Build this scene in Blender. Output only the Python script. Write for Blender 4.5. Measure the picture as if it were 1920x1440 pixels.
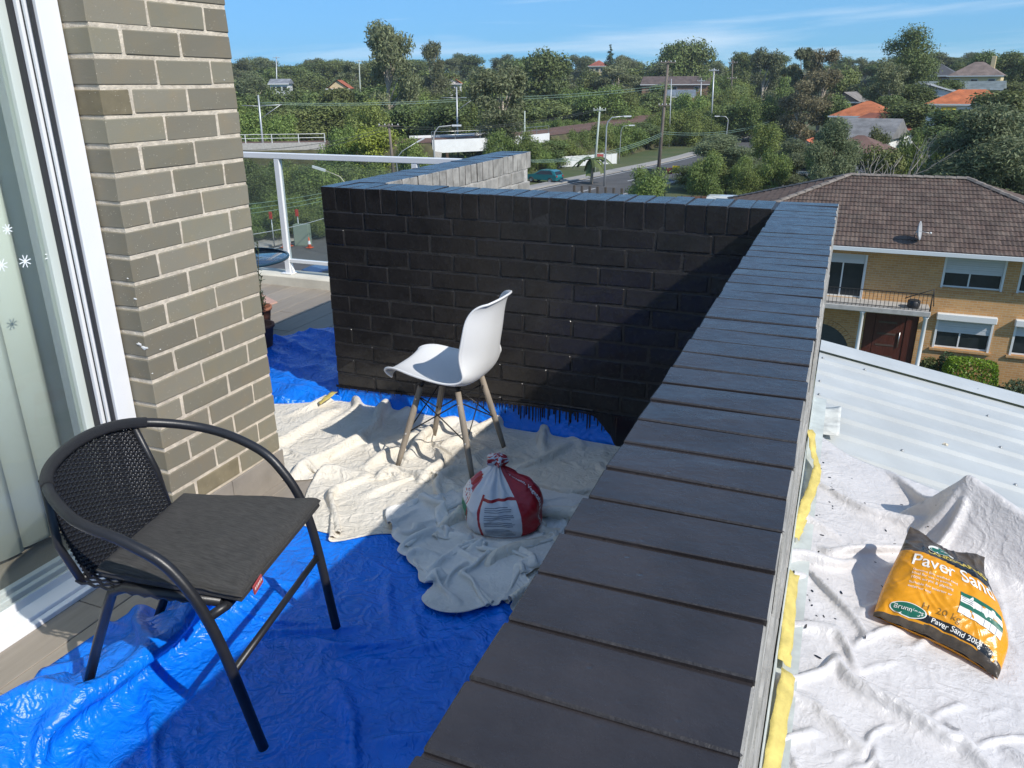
import bpy, math, random
from math import sin, cos, pi, radians, sqrt, atan2, exp, floor
from mathutils import Vector, Matrix, noise
for o in list(bpy.data.objects): bpy.data.objects.remove(o)
SC = bpy.context.scene
COL = SC.collection
V = Vector
# ------------------------------------------------------------------ camera, sky, sun
F_PX, PIT, ROLL, YAW = 1485.6, radians(20.84), radians(-.356), radians(22.41)
ZC, ZF = 1.612, 1.135            # eye height and parapet height above the terrace floor
GZ = -9.2                        # street level
cd = bpy.data.cameras.new('camera'); cam = bpy.data.objects.new('camera', cd); COL.objects.link(cam)
cd.sensor_width = 36; cd.lens = F_PX / 1920 * 36; cd.clip_start = .02; cd.clip_end = 6000
_f = V((-sin(YAW) * cos(PIT), cos(YAW) * cos(PIT), -sin(PIT)))
_r = V((cos(YAW), sin(YAW), 0)); _u = _r.cross(_f)
_R = _r * cos(ROLL) + _u * sin(ROLL); _U = -_r * sin(ROLL) + _u * cos(ROLL)
cam.matrix_world = Matrix(((_R.x, _U.x, -_f.x, 0), (_R.y, _U.y, -_f.y, 0), (_R.z, _U.z, -_f.z, ZC), (0, 0, 0, 1)))
SC.camera = cam
SUN = V((1, -.39, .89)).normalized()
SUN_EL = math.asin(SUN.z); SUN_AZ = atan2(SUN.x, SUN.y)
sl = bpy.data.lights.new('sun', 'SUN'); so = bpy.data.objects.new('sun', sl); COL.objects.link(so)
sl.energy = 2.75; sl.angle = radians(.55); sl.color = (1, .95, .87)
so.rotation_euler = SUN.to_track_quat('Z', 'Y').to_euler(); so.location = (8, -3, 9)
SC.view_settings.view_transform = 'Standard'; SC.view_settings.look = 'None'
SC.view_settings.exposure = 0.75; SC.view_settings.gamma = 1
W = bpy.data.worlds.new('World'); SC.world = W; W.use_nodes = True
SKY_K = (.98, .31, .12)
CLOUD = (3.9, 4.3, 4.7, 1)
def world():
    nt = W.node_tree; nt.nodes.clear(); N = nt.nodes.new; L = nt.links.new
    out = N('ShaderNodeOutputWorld'); bg = N('ShaderNodeBackground'); bg.inputs[1].default_value = .15
    sky = N('ShaderNodeTexSky'); sky.sky_type = 'NISHITA'; sky.sun_disc = False
    sky.sun_elevation = SUN_EL; sky.sun_rotation = SUN_AZ
    sky.air_density = 1.0; sky.dust_density = .2; sky.ozone_density = 2.0; sky.altitude = 0
    # thin cirrus, laid out by compass direction and elevation so it goes on all round
    tc = N('ShaderNodeTexCoord'); sp = N('ShaderNodeSeparateXYZ'); L(tc.outputs['Generated'], sp.inputs[0])
    at = N('ShaderNodeMath'); at.operation = 'ARCTAN2'; L(sp.outputs[0], at.inputs[0]); L(sp.outputs[1], at.inputs[1])
    ma = N('ShaderNodeMath'); ma.operation = 'MULTIPLY'; L(at.outputs[0], ma.inputs[0]); ma.inputs[1].default_value = 1.7
    zt = N('ShaderNodeMath'); zt.operation = 'MULTIPLY_ADD'; L(at.outputs[0], zt.inputs[0]); zt.inputs[1].default_value = -.045; L(sp.outputs[2], zt.inputs[2])
    mz = N('ShaderNodeMath'); mz.operation = 'MULTIPLY'; L(zt.outputs[0], mz.inputs[0]); mz.inputs[1].default_value = 24
    cb = N('ShaderNodeCombineXYZ'); L(ma.outputs[0], cb.inputs[0]); L(mz.outputs[0], cb.inputs[1]); cb.inputs[2].default_value = 3.3
    nz = N('ShaderNodeTexNoise'); nz.inputs['Scale'].default_value = 1.0; nz.inputs['Detail'].default_value = 5; nz.inputs['Roughness'].default_value = .55; nz.inputs['Distortion'].default_value = .6
    L(cb.outputs[0], nz.inputs['Vector'])
    rp = N('ShaderNodeValToRGB'); L(nz.outputs['Fac'], rp.inputs[0]); rp.color_ramp.elements[0].position = .5; rp.color_ramp.elements[1].position = .8
    rp.color_ramp.elements[1].color = (.7, .7, .7, 1)
    # soft shoulder on the sky's own radiance (the camera's highlight roll-off), the same in every direction
    sc = N('ShaderNodeVectorMath'); sc.operation = 'MULTIPLY'; L(sky.outputs[0], sc.inputs[0]); sc.inputs[1].default_value = SKY_K
    ad = N('ShaderNodeVectorMath'); ad.operation = 'ADD'; L(sc.outputs[0], ad.inputs[0]); ad.inputs[1].default_value = (1, 1, 1)
    dv = N('ShaderNodeVectorMath'); dv.operation = 'DIVIDE'; L(sky.outputs[0], dv.inputs[0]); L(ad.outputs[0], dv.inputs[1])
    mx = N('ShaderNodeMixRGB'); L(rp.outputs[0], mx.inputs[0]); L(dv.outputs[0], mx.inputs[1]); mx.inputs[2].default_value = CLOUD
    L(mx.outputs[0], bg.inputs[0]); L(bg.outputs[0], out.inputs[0])
world()
# ------------------------------------------------------------------ helpers
def ray(x, y):
    a, b = x - 960., 720. - y
    d = _R * a + _U * b + _f * F_PX
    return d
def onz(x, y, z): d = ray(x, y); return V((0, 0, ZC)) + d * ((z - ZC) / d.z)
def onY(x, y, Y): d = ray(x, y); return V((0, 0, ZC)) + d * (Y / d.y)
def atD(x, y, D): d = ray(x, y); return V((0, 0, ZC)) + d * (D / math.hypot(d.x, d.y))
def gnd(x, D, z=None):          # ground point under image column x at horizontal distance D
    d = ray(x, 200); k = D / math.hypot(d.x, d.y); p = V((d.x * k, d.y * k, 0)); p.z = terrain(p.x, p.y) if z is None else z; return p
def smooth01(t): t = max(0., min(1., t)); return t * t * (3 - 2 * t)
def fb(x, y, z=0., o=4):        # fractal noise, about -1..1
    s, a, t = 0., 1., 0.
    for i in range(o):
        s += a * noise.noise((x, y, z)); t += a; x *= 2.03; y *= 2.03; z = z * 2.03 + 7.1; a *= .5
    return s / t * 1.6
MATS = {}
def mat(name, col, rough=.6, var=0., scale=4., bump=0., bscale=60., rand=0., metal=0., spec=.5, col2=None, island=0., trans=0., coat=0., wave=None, detail=4., stretch=None, sheen=0., ramp=(.35, .65), hue=0., crease=None):
    if name in MATS: return MATS[name]
    m = bpy.data.materials.new(name); MATS[name] = m; m.use_nodes = True
    nt = m.node_tree; N = nt.nodes.new; L = nt.links.new; b = nt.nodes['Principled BSDF']; out = nt.nodes['Material Output']
    b.inputs['Roughness'].default_value = rough; b.inputs['Metallic'].default_value = metal
    b.inputs['Specular IOR Level'].default_value = spec; b.inputs['Coat Weight'].default_value = coat
    b.inputs['Coat Roughness'].default_value = .1; b.inputs['Sheen Weight'].default_value = sheen
    geo = N('ShaderNodeNewGeometry'); vec = geo.outputs['Position']
    if stretch:
        mp = N('ShaderNodeMapping'); mp.inputs['Scale'].default_value = stretch; L(vec, mp.inputs[0]); vec = mp.outputs[0]
    c = N('ShaderNodeRGB'); c.outputs[0].default_value = (*col, 1); cur = c.outputs[0]
    if var or col2:
        n = N('ShaderNodeTexNoise'); n.inputs['Scale'].default_value = scale; n.inputs['Detail'].default_value = detail; n.inputs['Roughness'].default_value = .6; L(vec, n.inputs['Vector'])
        r = N('ShaderNodeValToRGB'); L(n.outputs['Fac'], r.inputs[0]); r.color_ramp.elements[0].position, r.color_ramp.elements[1].position = ramp
        c2 = col2 if col2 else tuple(min(1, k * (1 + var)) for k in col); c1 = col if col2 else tuple(k * (1 - var) for k in col)
        r.color_ramp.elements[0].color = (*c1, 1); r.color_ramp.elements[1].color = (*c2, 1); cur = r.outputs[0]
    if rand or island or hue:
        h = N('ShaderNodeHueSaturation'); L(cur, h.inputs['Color']); oi = N('ShaderNodeObjectInfo')
        mr = N('ShaderNodeMapRange'); L(oi.outputs['Random'], mr.inputs[0]); mr.inputs[3].default_value = 1 - rand; mr.inputs[4].default_value = 1 + rand; v = mr.outputs[0]
        if island:
            m2 = N('ShaderNodeMapRange'); L(geo.outputs['Random Per Island'], m2.inputs[0]); m2.inputs[3].default_value = 1 - island; m2.inputs[4].default_value = 1 + island
            mm = N('ShaderNodeMath'); mm.operation = 'MULTIPLY'; L(v, mm.inputs[0]); L(m2.outputs[0], mm.inputs[1]); v = mm.outputs[0]
        L(v, h.inputs['Value'])
        if hue:
            mu = N('ShaderNodeMath'); mu.operation = 'MULTIPLY'; L(oi.outputs['Random'], mu.inputs[0]); mu.inputs[1].default_value = 7.31
            fr = N('ShaderNodeMath'); fr.operation = 'FRACT'; L(mu.outputs[0], fr.inputs[0])
            m3 = N('ShaderNodeMapRange'); L(fr.outputs[0], m3.inputs[0]); m3.inputs[3].default_value = .5 - hue; m3.inputs[4].default_value = .5 + hue; L(m3.outputs[0], h.inputs['Hue'])
        cur = h.outputs[0]
    L(cur, b.inputs['Base Color'])
    if bump:
        n = N('ShaderNodeTexNoise'); n.inputs['Scale'].default_value = bscale; n.inputs['Detail'].default_value = 5; n.inputs['Roughness'].default_value = .6; L(vec, n.inputs['Vector'])
        bp = N('ShaderNodeBump'); bp.inputs['Strength'].default_value = bump; bp.inputs['Distance'].default_value = .01; L(n.outputs['Fac'], bp.inputs['Height']); L(bp.outputs[0], b.inputs['Normal'])
    if crease:                 # sharp crumple lines at two sizes
        cs, cst, cd_ = crease; hs = []
        for k_, sc_ in enumerate((cs, cs * 2.7)):
            n = N('ShaderNodeTexNoise'); n.inputs['Scale'].default_value = sc_; n.inputs['Detail'].default_value = 2; n.inputs['Distortion'].default_value = 1.1; L(vec, n.inputs['Vector'])
            a_ = N('ShaderNodeMath'); a_.operation = 'SUBTRACT'; L(n.outputs['Fac'], a_.inputs[0]); a_.inputs[1].default_value = .5
            b_ = N('ShaderNodeMath'); b_.operation = 'ABSOLUTE'; L(a_.outputs[0], b_.inputs[0]); hs.append(b_.outputs[0])
        mq = N('ShaderNodeMath'); mq.operation = 'MULTIPLY_ADD'; L(hs[1], mq.inputs[0]); mq.inputs[1].default_value = .4; L(hs[0], mq.inputs[2])
        bq = N('ShaderNodeBump'); bq.invert = True; bq.inputs['Strength'].default_value = cst; bq.inputs['Distance'].default_value = cd_; L(mq.outputs[0], bq.inputs['Height'])
        if bump: L(bp.outputs[0], bq.inputs['Normal'])
        L(bq.outputs[0], b.inputs['Normal'])
    if trans:
        t = N('ShaderNodeBsdfTranslucent'); L(cur, t.inputs[0]); mx = N('ShaderNodeMixShader'); mx.inputs[0].default_value = trans
        L(b.outputs[0], mx.inputs[1]); L(t.outputs[0], mx.inputs[2]); L(mx.outputs[0], out.inputs[0])
    return m
def glass_mat(name, col, alpha, rough=.02):
    if name in MATS: return MATS[name]
    m = bpy.data.materials.new(name); MATS[name] = m; m.use_nodes = True; nt = m.node_tree; N = nt.nodes.new; L = nt.links.new
    b = nt.nodes['Principled BSDF']; b.inputs['Base Color'].default_value = (*col, 1); b.inputs['Roughness'].default_value = rough
    t = N('ShaderNodeBsdfTransparent'); t.inputs[0].default_value = tuple(.75 + .25 * k for k in col) + (1,)
    g = N('ShaderNodeBsdfGlossy'); g.inputs['Roughness'].default_value = rough; lw = N('ShaderNodeLayerWeight'); lw.inputs[0].default_value = .5
    pw = N('ShaderNodeMath'); pw.operation = 'POWER'; L(lw.outputs['Facing'], pw.inputs[0]); pw.inputs[1].default_value = 4
    fr = N('ShaderNodeMath'); fr.operation = 'MULTIPLY_ADD'; L(pw.outputs[0], fr.inputs[0]); fr.inputs[1].default_value = .85; fr.inputs[2].default_value = .03
    ms = N('ShaderNodeMixShader'); ms.inputs[0].default_value = alpha; L(t.outputs[0], ms.inputs[1]); L(b.outputs[0], ms.inputs[2])
    m2 = N('ShaderNodeMixShader'); L(fr.outputs[0], m2.inputs[0]); L(ms.outputs[0], m2.inputs[1]); L(g.outputs[0], m2.inputs[2])
    L(m2.outputs[0], nt.nodes['Material Output'].inputs[0]); return m
def tag(o, label=None, cat=None, group=None, kind=None):
    if label: o['label'] = label
    if cat: o['category'] = cat
    if group: o['group'] = group
    if kind: o['kind'] = kind
    return o
def empty(name, loc=(0, 0, 0), rz=0., label=None, cat=None, group=None):
    o = bpy.data.objects.new(name, None); COL.objects.link(o); o.location = loc; o.rotation_euler = (0, 0, rz); o.empty_display_size = .1
    return tag(o, label, cat, group)
def wloc(o):
    p = V((0, 0, 0))
    while o: p += o.location; o = o.parent
    return p
def link(name, me, parent=None, loc=(0, 0, 0), rot=(0, 0, 0), scale=None):
    o = bpy.data.objects.new(name, me); COL.objects.link(o); o.parent = parent; o.location = loc; o.rotation_euler = rot
    if scale: o.scale = scale
    return o
def copy_tree(o, parent=None):
    c = o.copy(); COL.objects.link(c); c.parent = parent
    for ch in o.children: copy_tree(ch, c)
    return c
def newell(vs):
    n = V((0, 0, 0))
    for i in range(len(vs)):
        a, b = vs[i], vs[(i + 1) % len(vs)]
        n += V(((a[1] - b[1]) * (a[2] + b[2]), (a[2] - b[2]) * (a[0] + b[0]), (a[0] - b[0]) * (a[1] + b[1])))
    return n
class MB:
    def __init__(s): s.v, s.f, s.mi, s.sm = [], [], [], []
    def add(s, vs, fs, mi=0, sm=False):
        k = len(s.v); s.v += [tuple(p) for p in vs]; s.f += [tuple(i + k for i in f) for f in fs]; s.mi += [mi] * len(fs); s.sm += [sm] * len(fs); return s
    def box(s, a, b, mi=0, bev=0.):
        x0, y0, z0 = a; x1, y1, z1 = b
        if x0 > x1: x0, x1 = x1, x0
        if y0 > y1: y0, y1 = y1, y0
        if z0 > z1: z0, z1 = z1, z0
        if bev:
            return s.bevbox(x0, y0, z0, x1, y1, z1, bev, mi)
        vs = [(x0, y0, z0), (x1, y0, z0), (x1, y1, z0), (x0, y1, z0), (x0, y0, z1), (x1, y0, z1), (x1, y1, z1), (x0, y1, z1)]
        return s.add(vs, [(3, 2, 1, 0), (4, 5, 6, 7), (0, 1, 5, 4), (1, 2, 6, 5), (2, 3, 7, 6), (3, 0, 4, 7)], mi)
    def bevbox(s, x0, y0, z0, x1, y1, z1, b, mi=0):
        k = len(s.v); vs = []
        ids = {}
        for ix, x in ((0, (x0, x0 + b)), (1, (x1, x1 - b))):
            for iy, y in ((0, (y0, y0 + b)), (1, (y1, y1 - b))):
                for iz, z in ((0, (z0, z0 + b)), (1, (z1, z1 - b))):
                    for ax in range(3):
                        ids[ix, iy, iz, ax] = len(vs)
                        vs.append((x[0] if ax == 0 else x[1], y[0] if ax == 1 else y[1], z[0] if ax == 2 else z[1]))
        fs = []
        c = V(((x0 + x1) / 2, (y0 + y1) / 2, (z0 + z1) / 2))
        def face(f):
            p = [V(vs[i]) for i in f]; n = newell(p); m = sum(p, V((0, 0, 0))) / len(p) - c
            fs.append(f if n.dot(m) > 0 else f[::-1])
        for i in (0, 1):
            face([ids[i, 0, 0, 0], ids[i, 1, 0, 0], ids[i, 1, 1, 0], ids[i, 0, 1, 0]])
            face([ids[0, i, 0, 1], ids[1, i, 0, 1], ids[1, i, 1, 1], ids[0, i, 1, 1]])
            face([ids[0, 0, i, 2], ids[1, 0, i, 2], ids[1, 1, i, 2], ids[0, 1, i, 2]])
            for j in (0, 1):
                face([ids[i, j, 0, 0], ids[i, j, 0, 1], ids[i, j, 1, 1], ids[i, j, 1, 0]])
                face([ids[i, 0, j, 0], ids[i, 0, j, 2], ids[i, 1, j, 2], ids[i, 1, j, 0]])
                face([ids[0, i, j, 1], ids[0, i, j, 2], ids[1, i, j, 2], ids[1, i, j, 1]])
                for l in (0, 1): face([ids[i, j, l, 0], ids[i, j, l, 1], ids[i, j, l, 2]])
        return s.add(vs, fs, mi)
    def obox(s, c, ex, ey, ez, mi=0):      # box from centre and three half vectors
        c, ex, ey, ez = V(c), V(ex), V(ey), V(ez)
        vs = [c + ex * a + ey * b + ez * d for d in (-1, 1) for a, b in ((-1, -1), (1, -1), (1, 1), (-1, 1))]
        fs = [(3, 2, 1, 0), (4, 5, 6, 7), (0, 1, 5, 4), (1, 2, 6, 5), (2, 3, 7, 6), (3, 0, 4, 7)]
        if ex.cross(ey).dot(ez) < 0: fs = [f[::-1] for f in fs]
        return s.add(vs, fs, mi)
    def tube(s, pts, r, n=8, mi=0, cap=True, closed=False, sm=True, flat=1.):
        pts = [V(p) for p in pts]; m = len(pts); rs = r if isinstance(r, (list, tuple)) else [r] * m
        vs, fs = [], []; up = None
        for i, p in enumerate(pts):
            if closed: d = pts[(i + 1) % m] - pts[i - 1]
            else: d = pts[min(i + 1, m - 1)] - pts[max(i - 1, 0)]
            d.normalize()
            if up is None: up = d.orthogonal().normalized()
            a = (up - d * up.dot(d))
            if a.length < 1e-6: a = d.orthogonal()
            a.normalize(); up = a; bb = d.cross(a)
            for k in range(n):
                t = 2 * pi * k / n; vs.append(p + (a * cos(t) + bb * sin(t) * flat) * rs[i])
        for i in range(m if closed else m - 1):
            j = (i + 1) % m
            for k in range(n): fs.append((i * n + k, i * n + (k + 1) % n, j * n + (k + 1) % n, j * n + k))
        s.add(vs, fs, mi, sm)
        if cap and not closed:
            k0 = len(s.v) - len(vs)
            s.f += [tuple(k0 + k for k in range(n))[::-1], tuple(k0 + (m - 1) * n + k for k in range(n))]; s.mi += [mi, mi]; s.sm += [False, False]
        return s
    def lathe(s, prof, c=(0, 0, 0), n=16, mi=0, sm=True, cap=True):
        vs, fs = [], []; c = V(c)
        for r, z in prof:
            for k in range(n): t = 2 * pi * k / n; vs.append(c + V((r * cos(t), r * sin(t), z)))
        for i in range(len(prof) - 1):
            for k in range(n): fs.append((i * n + k, i * n + (k + 1) % n, (i + 1) * n + (k + 1) % n, (i + 1) * n + k))
        s.add(vs, fs, mi, sm)
        if cap:
            k0 = len(s.v) - len(vs)
            s.f += [tuple(k0 + k for k in range(n))[::-1], tuple(k0 + (len(prof) - 1) * n + k for k in range(n))]; s.mi += [mi, mi]; s.sm += [False, False]
        return s
    def prism(s, poly, z0, z1, mi=0):      # vertical prism over a CCW polygon
        n = len(poly); vs = [(x, y, z0) for x, y in poly] + [(x, y, z1) for x, y in poly]
        fs = [tuple(range(n))[::-1], tuple(range(n, 2 * n))] + [(i, (i + 1) % n, n + (i + 1) % n, n + i) for i in range(n)]
        return s.add(vs, fs, mi)
    def grid(s, fn, nu, nv, mi=0, sm=True, skip=None):
        vs = [fn(i / nu, j / nv) for j in range(nv + 1) for i in range(nu + 1)]
        fs = []
        for j in range(nv):
            for i in range(nu):
                if skip and skip((i + .5) / nu, (j + .5) / nv): continue
                a = j * (nu + 1) + i; fs.append((a, a + 1, a + nu + 2, a + nu + 1))
        return s.add(vs, fs, mi, sm)
    def mesh(s, name, mats):
        me = bpy.data.meshes.new(name); me.from_pydata(s.v, [], s.f)
        for m in (mats if isinstance(mats, (list, tuple)) else [mats]): me.materials.append(m)
        me.polygons.foreach_set('material_index', s.mi); me.polygons.foreach_set('use_smooth', s.sm); me.update(); return me
    def build(s, name, mats, parent=None, local=False, at=None):
        if parent is not None and not local:
            w = wloc(parent); s.v = [(x - w.x, y - w.y, z - w.z) for x, y, z in s.v]
        if at is not None: s.v = [(x - at[0], y - at[1], z - at[2]) for x, y, z in s.v]
        o = link(name, s.mesh(name, mats), parent)
        if at is not None: o.location = at
        return o
def text2d(s, size=1., bold=0.):           # flat lettering as (verts, faces), left-aligned, baseline at 0; returns width as well
    cu = bpy.data.curves.new('t', 'FONT'); cu.body = s; cu.size = size; cu.offset = bold; cu.resolution_u = 3
    o = bpy.data.objects.new('t', cu); COL.objects.link(o)
    dg = bpy.context.evaluated_depsgraph_get(); me = bpy.data.meshes.new_from_object(o.evaluated_get(dg))
    vs = [tuple(v.co) for v in me.vertices]; fs = [tuple(p.vertices) for p in me.polygons]
    bpy.data.objects.remove(o); bpy.data.curves.remove(cu); bpy.data.meshes.remove(me)
    w = max([v[0] for v in vs] or [0]); return vs, fs, w
def solid(o, t, off=-1):
    m = o.modifiers.new('thickness', 'SOLIDIFY'); m.thickness = t; m.offset = off; return o
def terrain(x, y):
    r = math.hypot(x, y)
    h = GZ + 17 * smooth01((r - 170) / 380) + 10 * smooth01((r - 520) / 900)
    az = atan2(x, y)
    h += 5.5 * smooth01((r - 45) / 110) * smooth01((az - radians(-4)) / radians(9)) * (1 if az > 0 or az > radians(-4) else 0)
    if r > 60: h += 1.2 * noise.noise((x / 90, y / 90, 3)) * smooth01((r - 90) / 80)
    return h
# ------------------------------------------------------------------ materials of the building
def paint_mat(name='black_paint', base=(.034, .0295, .0305)):
    m = mat(name, base, .36, .2, 9, .0, spec=.55)
    nt = m.node_tree; N = nt.nodes.new; L = nt.links.new; b = nt.nodes['Principled BSDF']; geo = N('ShaderNodeNewGeometry')
    n1 = N('ShaderNodeTexNoise'); n1.inputs['Scale'].default_value = 26; n1.inputs['Detail'].default_value = 7; n1.inputs['Roughness'].default_value = .62
    n2 = N('ShaderNodeTexVoronoi'); n2.inputs['Scale'].default_value = 42; n2.inputs['Randomness'].default_value = 1
    L(geo.outputs['Position'], n1.inputs['Vector']); L(geo.outputs['Position'], n2.inputs['Vector'])
    r2 = N('ShaderNodeValToRGB'); L(n2.outputs['Distance'], r2.inputs[0]); r2.color_ramp.elements[0].position = .05; r2.color_ramp.elements[1].position = .16
    n3 = N('ShaderNodeTexNoise'); n3.inputs['Scale'].default_value = 9; L(geo.outputs['Position'], n3.inputs['Vector'])
    r3 = N('ShaderNodeValToRGB'); L(n3.outputs['Fac'], r3.inputs[0]); r3.color_ramp.elements[0].position = .56; r3.color_ramp.elements[1].position = .64
    pit = N('ShaderNodeMath'); pit.operation = 'SUBTRACT'; pit.inputs[0].default_value = 1; L(r2.outputs[0], pit.inputs[1])
    pm = N('ShaderNodeMath'); pm.operation = 'MULTIPLY'; L(pit.outputs[0], pm.inputs[0]); L(r3.outputs[0], pm.inputs[1])
    sub = N('ShaderNodeMath'); sub.operation = 'MULTIPLY_ADD'; L(pm.outputs[0], sub.inputs[0]); sub.inputs[1].default_value = -.35; L(n1.outputs['Fac'], sub.inputs[2])
    bp = N('ShaderNodeBump'); bp.inputs['Strength'].default_value = .2; bp.inputs['Distance'].default_value = .012; L(sub.outputs[0], bp.inputs['Height']); L(bp.outputs[0], b.inputs['Normal'])
    rr = N('ShaderNodeMapRange'); L(n1.outputs['Fac'], rr.inputs[0]); rr.inputs[1].default_value = .3; rr.inputs[2].default_value = .7; rr.inputs[3].default_value = .17; rr.inputs[4].default_value = .34; L(rr.outputs[0], b.inputs['Roughness'])
    return m
PAINT = paint_mat()
PAINT_WALL = paint_mat('shaded_black_paint', (.0205, .0187, .0188))  # same black paint darkened, so the far wall's deeper shade sits in its colour
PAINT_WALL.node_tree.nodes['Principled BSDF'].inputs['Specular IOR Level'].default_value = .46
PEDGE = mat('worn_paint_edge', (.032, .029, .030), .45, 0, 38, .25, 120, col2=(.052, .047, .045), ramp=(.5, .75))
RAWB = mat('raw_grey_brick', (.30, .285, .26), .85, .28, 14, .5, 90, rand=.12)
MORT = mat('pale_mortar', (.62, .54, .43), .95, .18, 30, .6, 120)
MORT_G = mat('grey_mortar', (.42, .40, .37), .95, .25, 25, .7, 90)
PILG = mat('golden_brick', (.195, .163, .100), .8, .15, 14, .2, 220, rand=.12)
PILB = mat('olive_brick', (.212, .193, .143),   .8, .0, 11, .18, 230, rand=.17, col2=(.24, .20, .13), ramp=(.45, .8), hue=.006)
WALU = mat('white_powder_coat', (.80, .81, .82), .35, .03, 3)
CREAM = mat('cream_render', (.66, .62, .52), .8, .08, 6, .3, 60)
TILE = mat('beige_floor_tile', (.33, .285, .235), .55, .0, 6, .1, 90, rand=.10, col2=(.265, .23, .19), stretch=(7, .6, 1), ramp=(.3, .75))
GROUT = mat('tile_grout', (.36, .33, .29), .9)
def add_specks(m, col, scale, size):        # tiny pale inclusions and pits in a brick face
    nt = m.node_tree; N = nt.nodes.new; L = nt.links.new; b = nt.nodes['Principled BSDF']; src = b.inputs['Base Color'].links[0].from_socket
    geo = N('ShaderNodeNewGeometry'); v = N('ShaderNodeTexVoronoi'); v.inputs['Scale'].default_value = scale; L(geo.outputs['Position'], v.inputs['Vector'])
    n = N('ShaderNodeTexNoise'); n.inputs['Scale'].default_value = scale * .3; L(geo.outputs['Position'], n.inputs['Vector'])
    lt = N('ShaderNodeMath'); lt.operation = 'LESS_THAN'; L(v.outputs['Distance'], lt.inputs[0]); lt.inputs[1].default_value = size
    gt = N('ShaderNodeMath'); gt.operation = 'GREATER_THAN'; L(n.outputs['Fac'], gt.inputs[0]); gt.inputs[1].default_value = .57
    ml = N('ShaderNodeMath'); ml.operation = 'MULTIPLY'; L(lt.outputs[0], ml.inputs[0]); L(gt.outputs[0], ml.inputs[1])
    mx = N('ShaderNodeMixRGB'); L(ml.outputs[0], mx.inputs[0]); L(src, mx.inputs[1]); mx.inputs[2].default_value = (*col, 1); L(mx.outputs[0], b.inputs['Base Color'])
add_specks(PILB, (.42, .38, .30), 110, .16); add_specks(PILG, (.42, .38, .30), 110, .16)
JOINT = mat('dusty_joint_paint', (.029, .027, .026), .5, .3, 20, .4, 90)
random.seed(5)
def brick_mesh(sx, sy, sz, mats, n=5, wob=.0014, bev=.002, topmat=False, sidemat=0, name='brick', sub=0):
    r = []
    for k in range(n):
        b = MB(); b.bevbox(-sx / 2, -sy / 2, -sz / 2, sx / 2, sy / 2, sz / 2, bev * random.uniform(.7, 1.5))
        cz = {}
        def w(p):
            key = tuple(1 if c > 0 else 0 for c in p)
            if key not in cz: cz[key] = [random.uniform(-wob, wob) for _ in p]
            return tuple(c + d + random.uniform(-.0004, .0004) for c, d in zip(p, cz[key]))
        b.v = [w(p) for p in b.v]
        if topmat:
            for i, f in enumerate(b.f):
                p = [V(b.v[j]) for j in f]; nn = newell(p).normalized()
                b.mi[i] = (1 if max(abs(nn.x), abs(nn.y), abs(nn.z)) > .95 or len(mats) < 3 else 2) if topmat(nn) else 0
        r.append(b.mesh(name, mats))
    return r
# ------------------------------------------------------------------ terrace floor with plank tiles
fl = MB().box((-7.2, -1.6, -.35), (-.2, 5.5, -.004)).build('terrace_floor', GROUT); tag(fl, kind='structure')
TW, TL = .2, 1.2
tm = brick_mesh(TW - .004, TL - .004, .02, TILE, 2, 0, .0012, name='floor_tile')
for i in range(34):
    x = -.145 - .1 - i * TW + .1 - .0
    for j in range(7):
        y = -1.5 + j * TL + (i % 3) * .4 - .4
        if y - TL / 2 > 5.38: continue
        link('floor_tile', random.choice(tm), fl, (x - .0, min(y, 5.42 - TL / 2) if y + TL / 2 > 5.9 else y, -.0085 + random.uniform(-.0003, .0003)))
# ------------------------------------------------------------------ painted parapets
CR = .086; CAPH = .12
XI, XO, YI, YO, XL = -.247, -.012, 3.352, 3.585, -2.402
def painted_side(n): return n.z > .5 or n.x < -.5 or n.y < -.5
cap_m = brick_mesh(.232, .0783, .113, [RAWB, PAINT, PEDGE], 8, .0016, .0016, lambda n: n.x < .6, name='cap_brick')
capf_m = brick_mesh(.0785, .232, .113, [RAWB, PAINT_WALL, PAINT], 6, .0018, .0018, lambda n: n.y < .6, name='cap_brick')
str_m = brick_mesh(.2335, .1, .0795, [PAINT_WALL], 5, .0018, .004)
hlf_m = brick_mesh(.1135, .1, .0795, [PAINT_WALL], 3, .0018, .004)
strY_m = brick_mesh(.1, .2335, .0795, [PAINT], 4, .0018, .004)
rawY_m = brick_mesh(.1, .231, .077, [RAWB], 4, .0018, .004)
def jit(a=.0012): return random.uniform(-a, a)
# near parapet, running away from the camera
pr = empty('parapet_wall', ((XI + XO) / 2, 1.2, 0), 0, 'near brick parapet with glossy black brick-on-edge capping running to the far corner', 'wall')
tag(pr, kind='thing')
def P(p, w): return V(w) - wloc(p)
MB().box((XI + .0035, -1.2, -.3), (XO - .006, YO - .006, ZF - .0045)).build('mortar_core', [PAINT], pr)
MB().box((XO - .0055, -1.2, -.3), (XO - .003, YO - .006, ZF - .007)).build('outer_mortar', [MORT_G], pr)
k = 0; y = YO - .043
while y > -1.1:
    link('cap_brick', random.choice(cap_m), pr, P(pr, ((XI + XO) / 2 + jit(.0018), y + jit(.001), ZF - .0565 + jit(.0006))), (0, 0, jit(.004))); y -= CR
for r in range(12):
    z = ZF - CAPH - r * CR - .0385; y = YI - .12 - (.12 if r % 2 else 0)
    while y > -1.05:
        link('brick', random.choice(strY_m), pr, P(pr, (XI + .05 + jit(.001), y, z + jit(.0008)))); y -= .241
for r in range(11):
    z = ZF - CAPH - r * CR - .0385; y = YO - .116 - (.12 if r % 2 else 0)
    while y > -1.05:
        link('brick', random.choice(rawY_m), pr, P(pr, (XO - .05 + jit(.0012), y, z + jit(.0008)))); y -= .241
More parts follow.
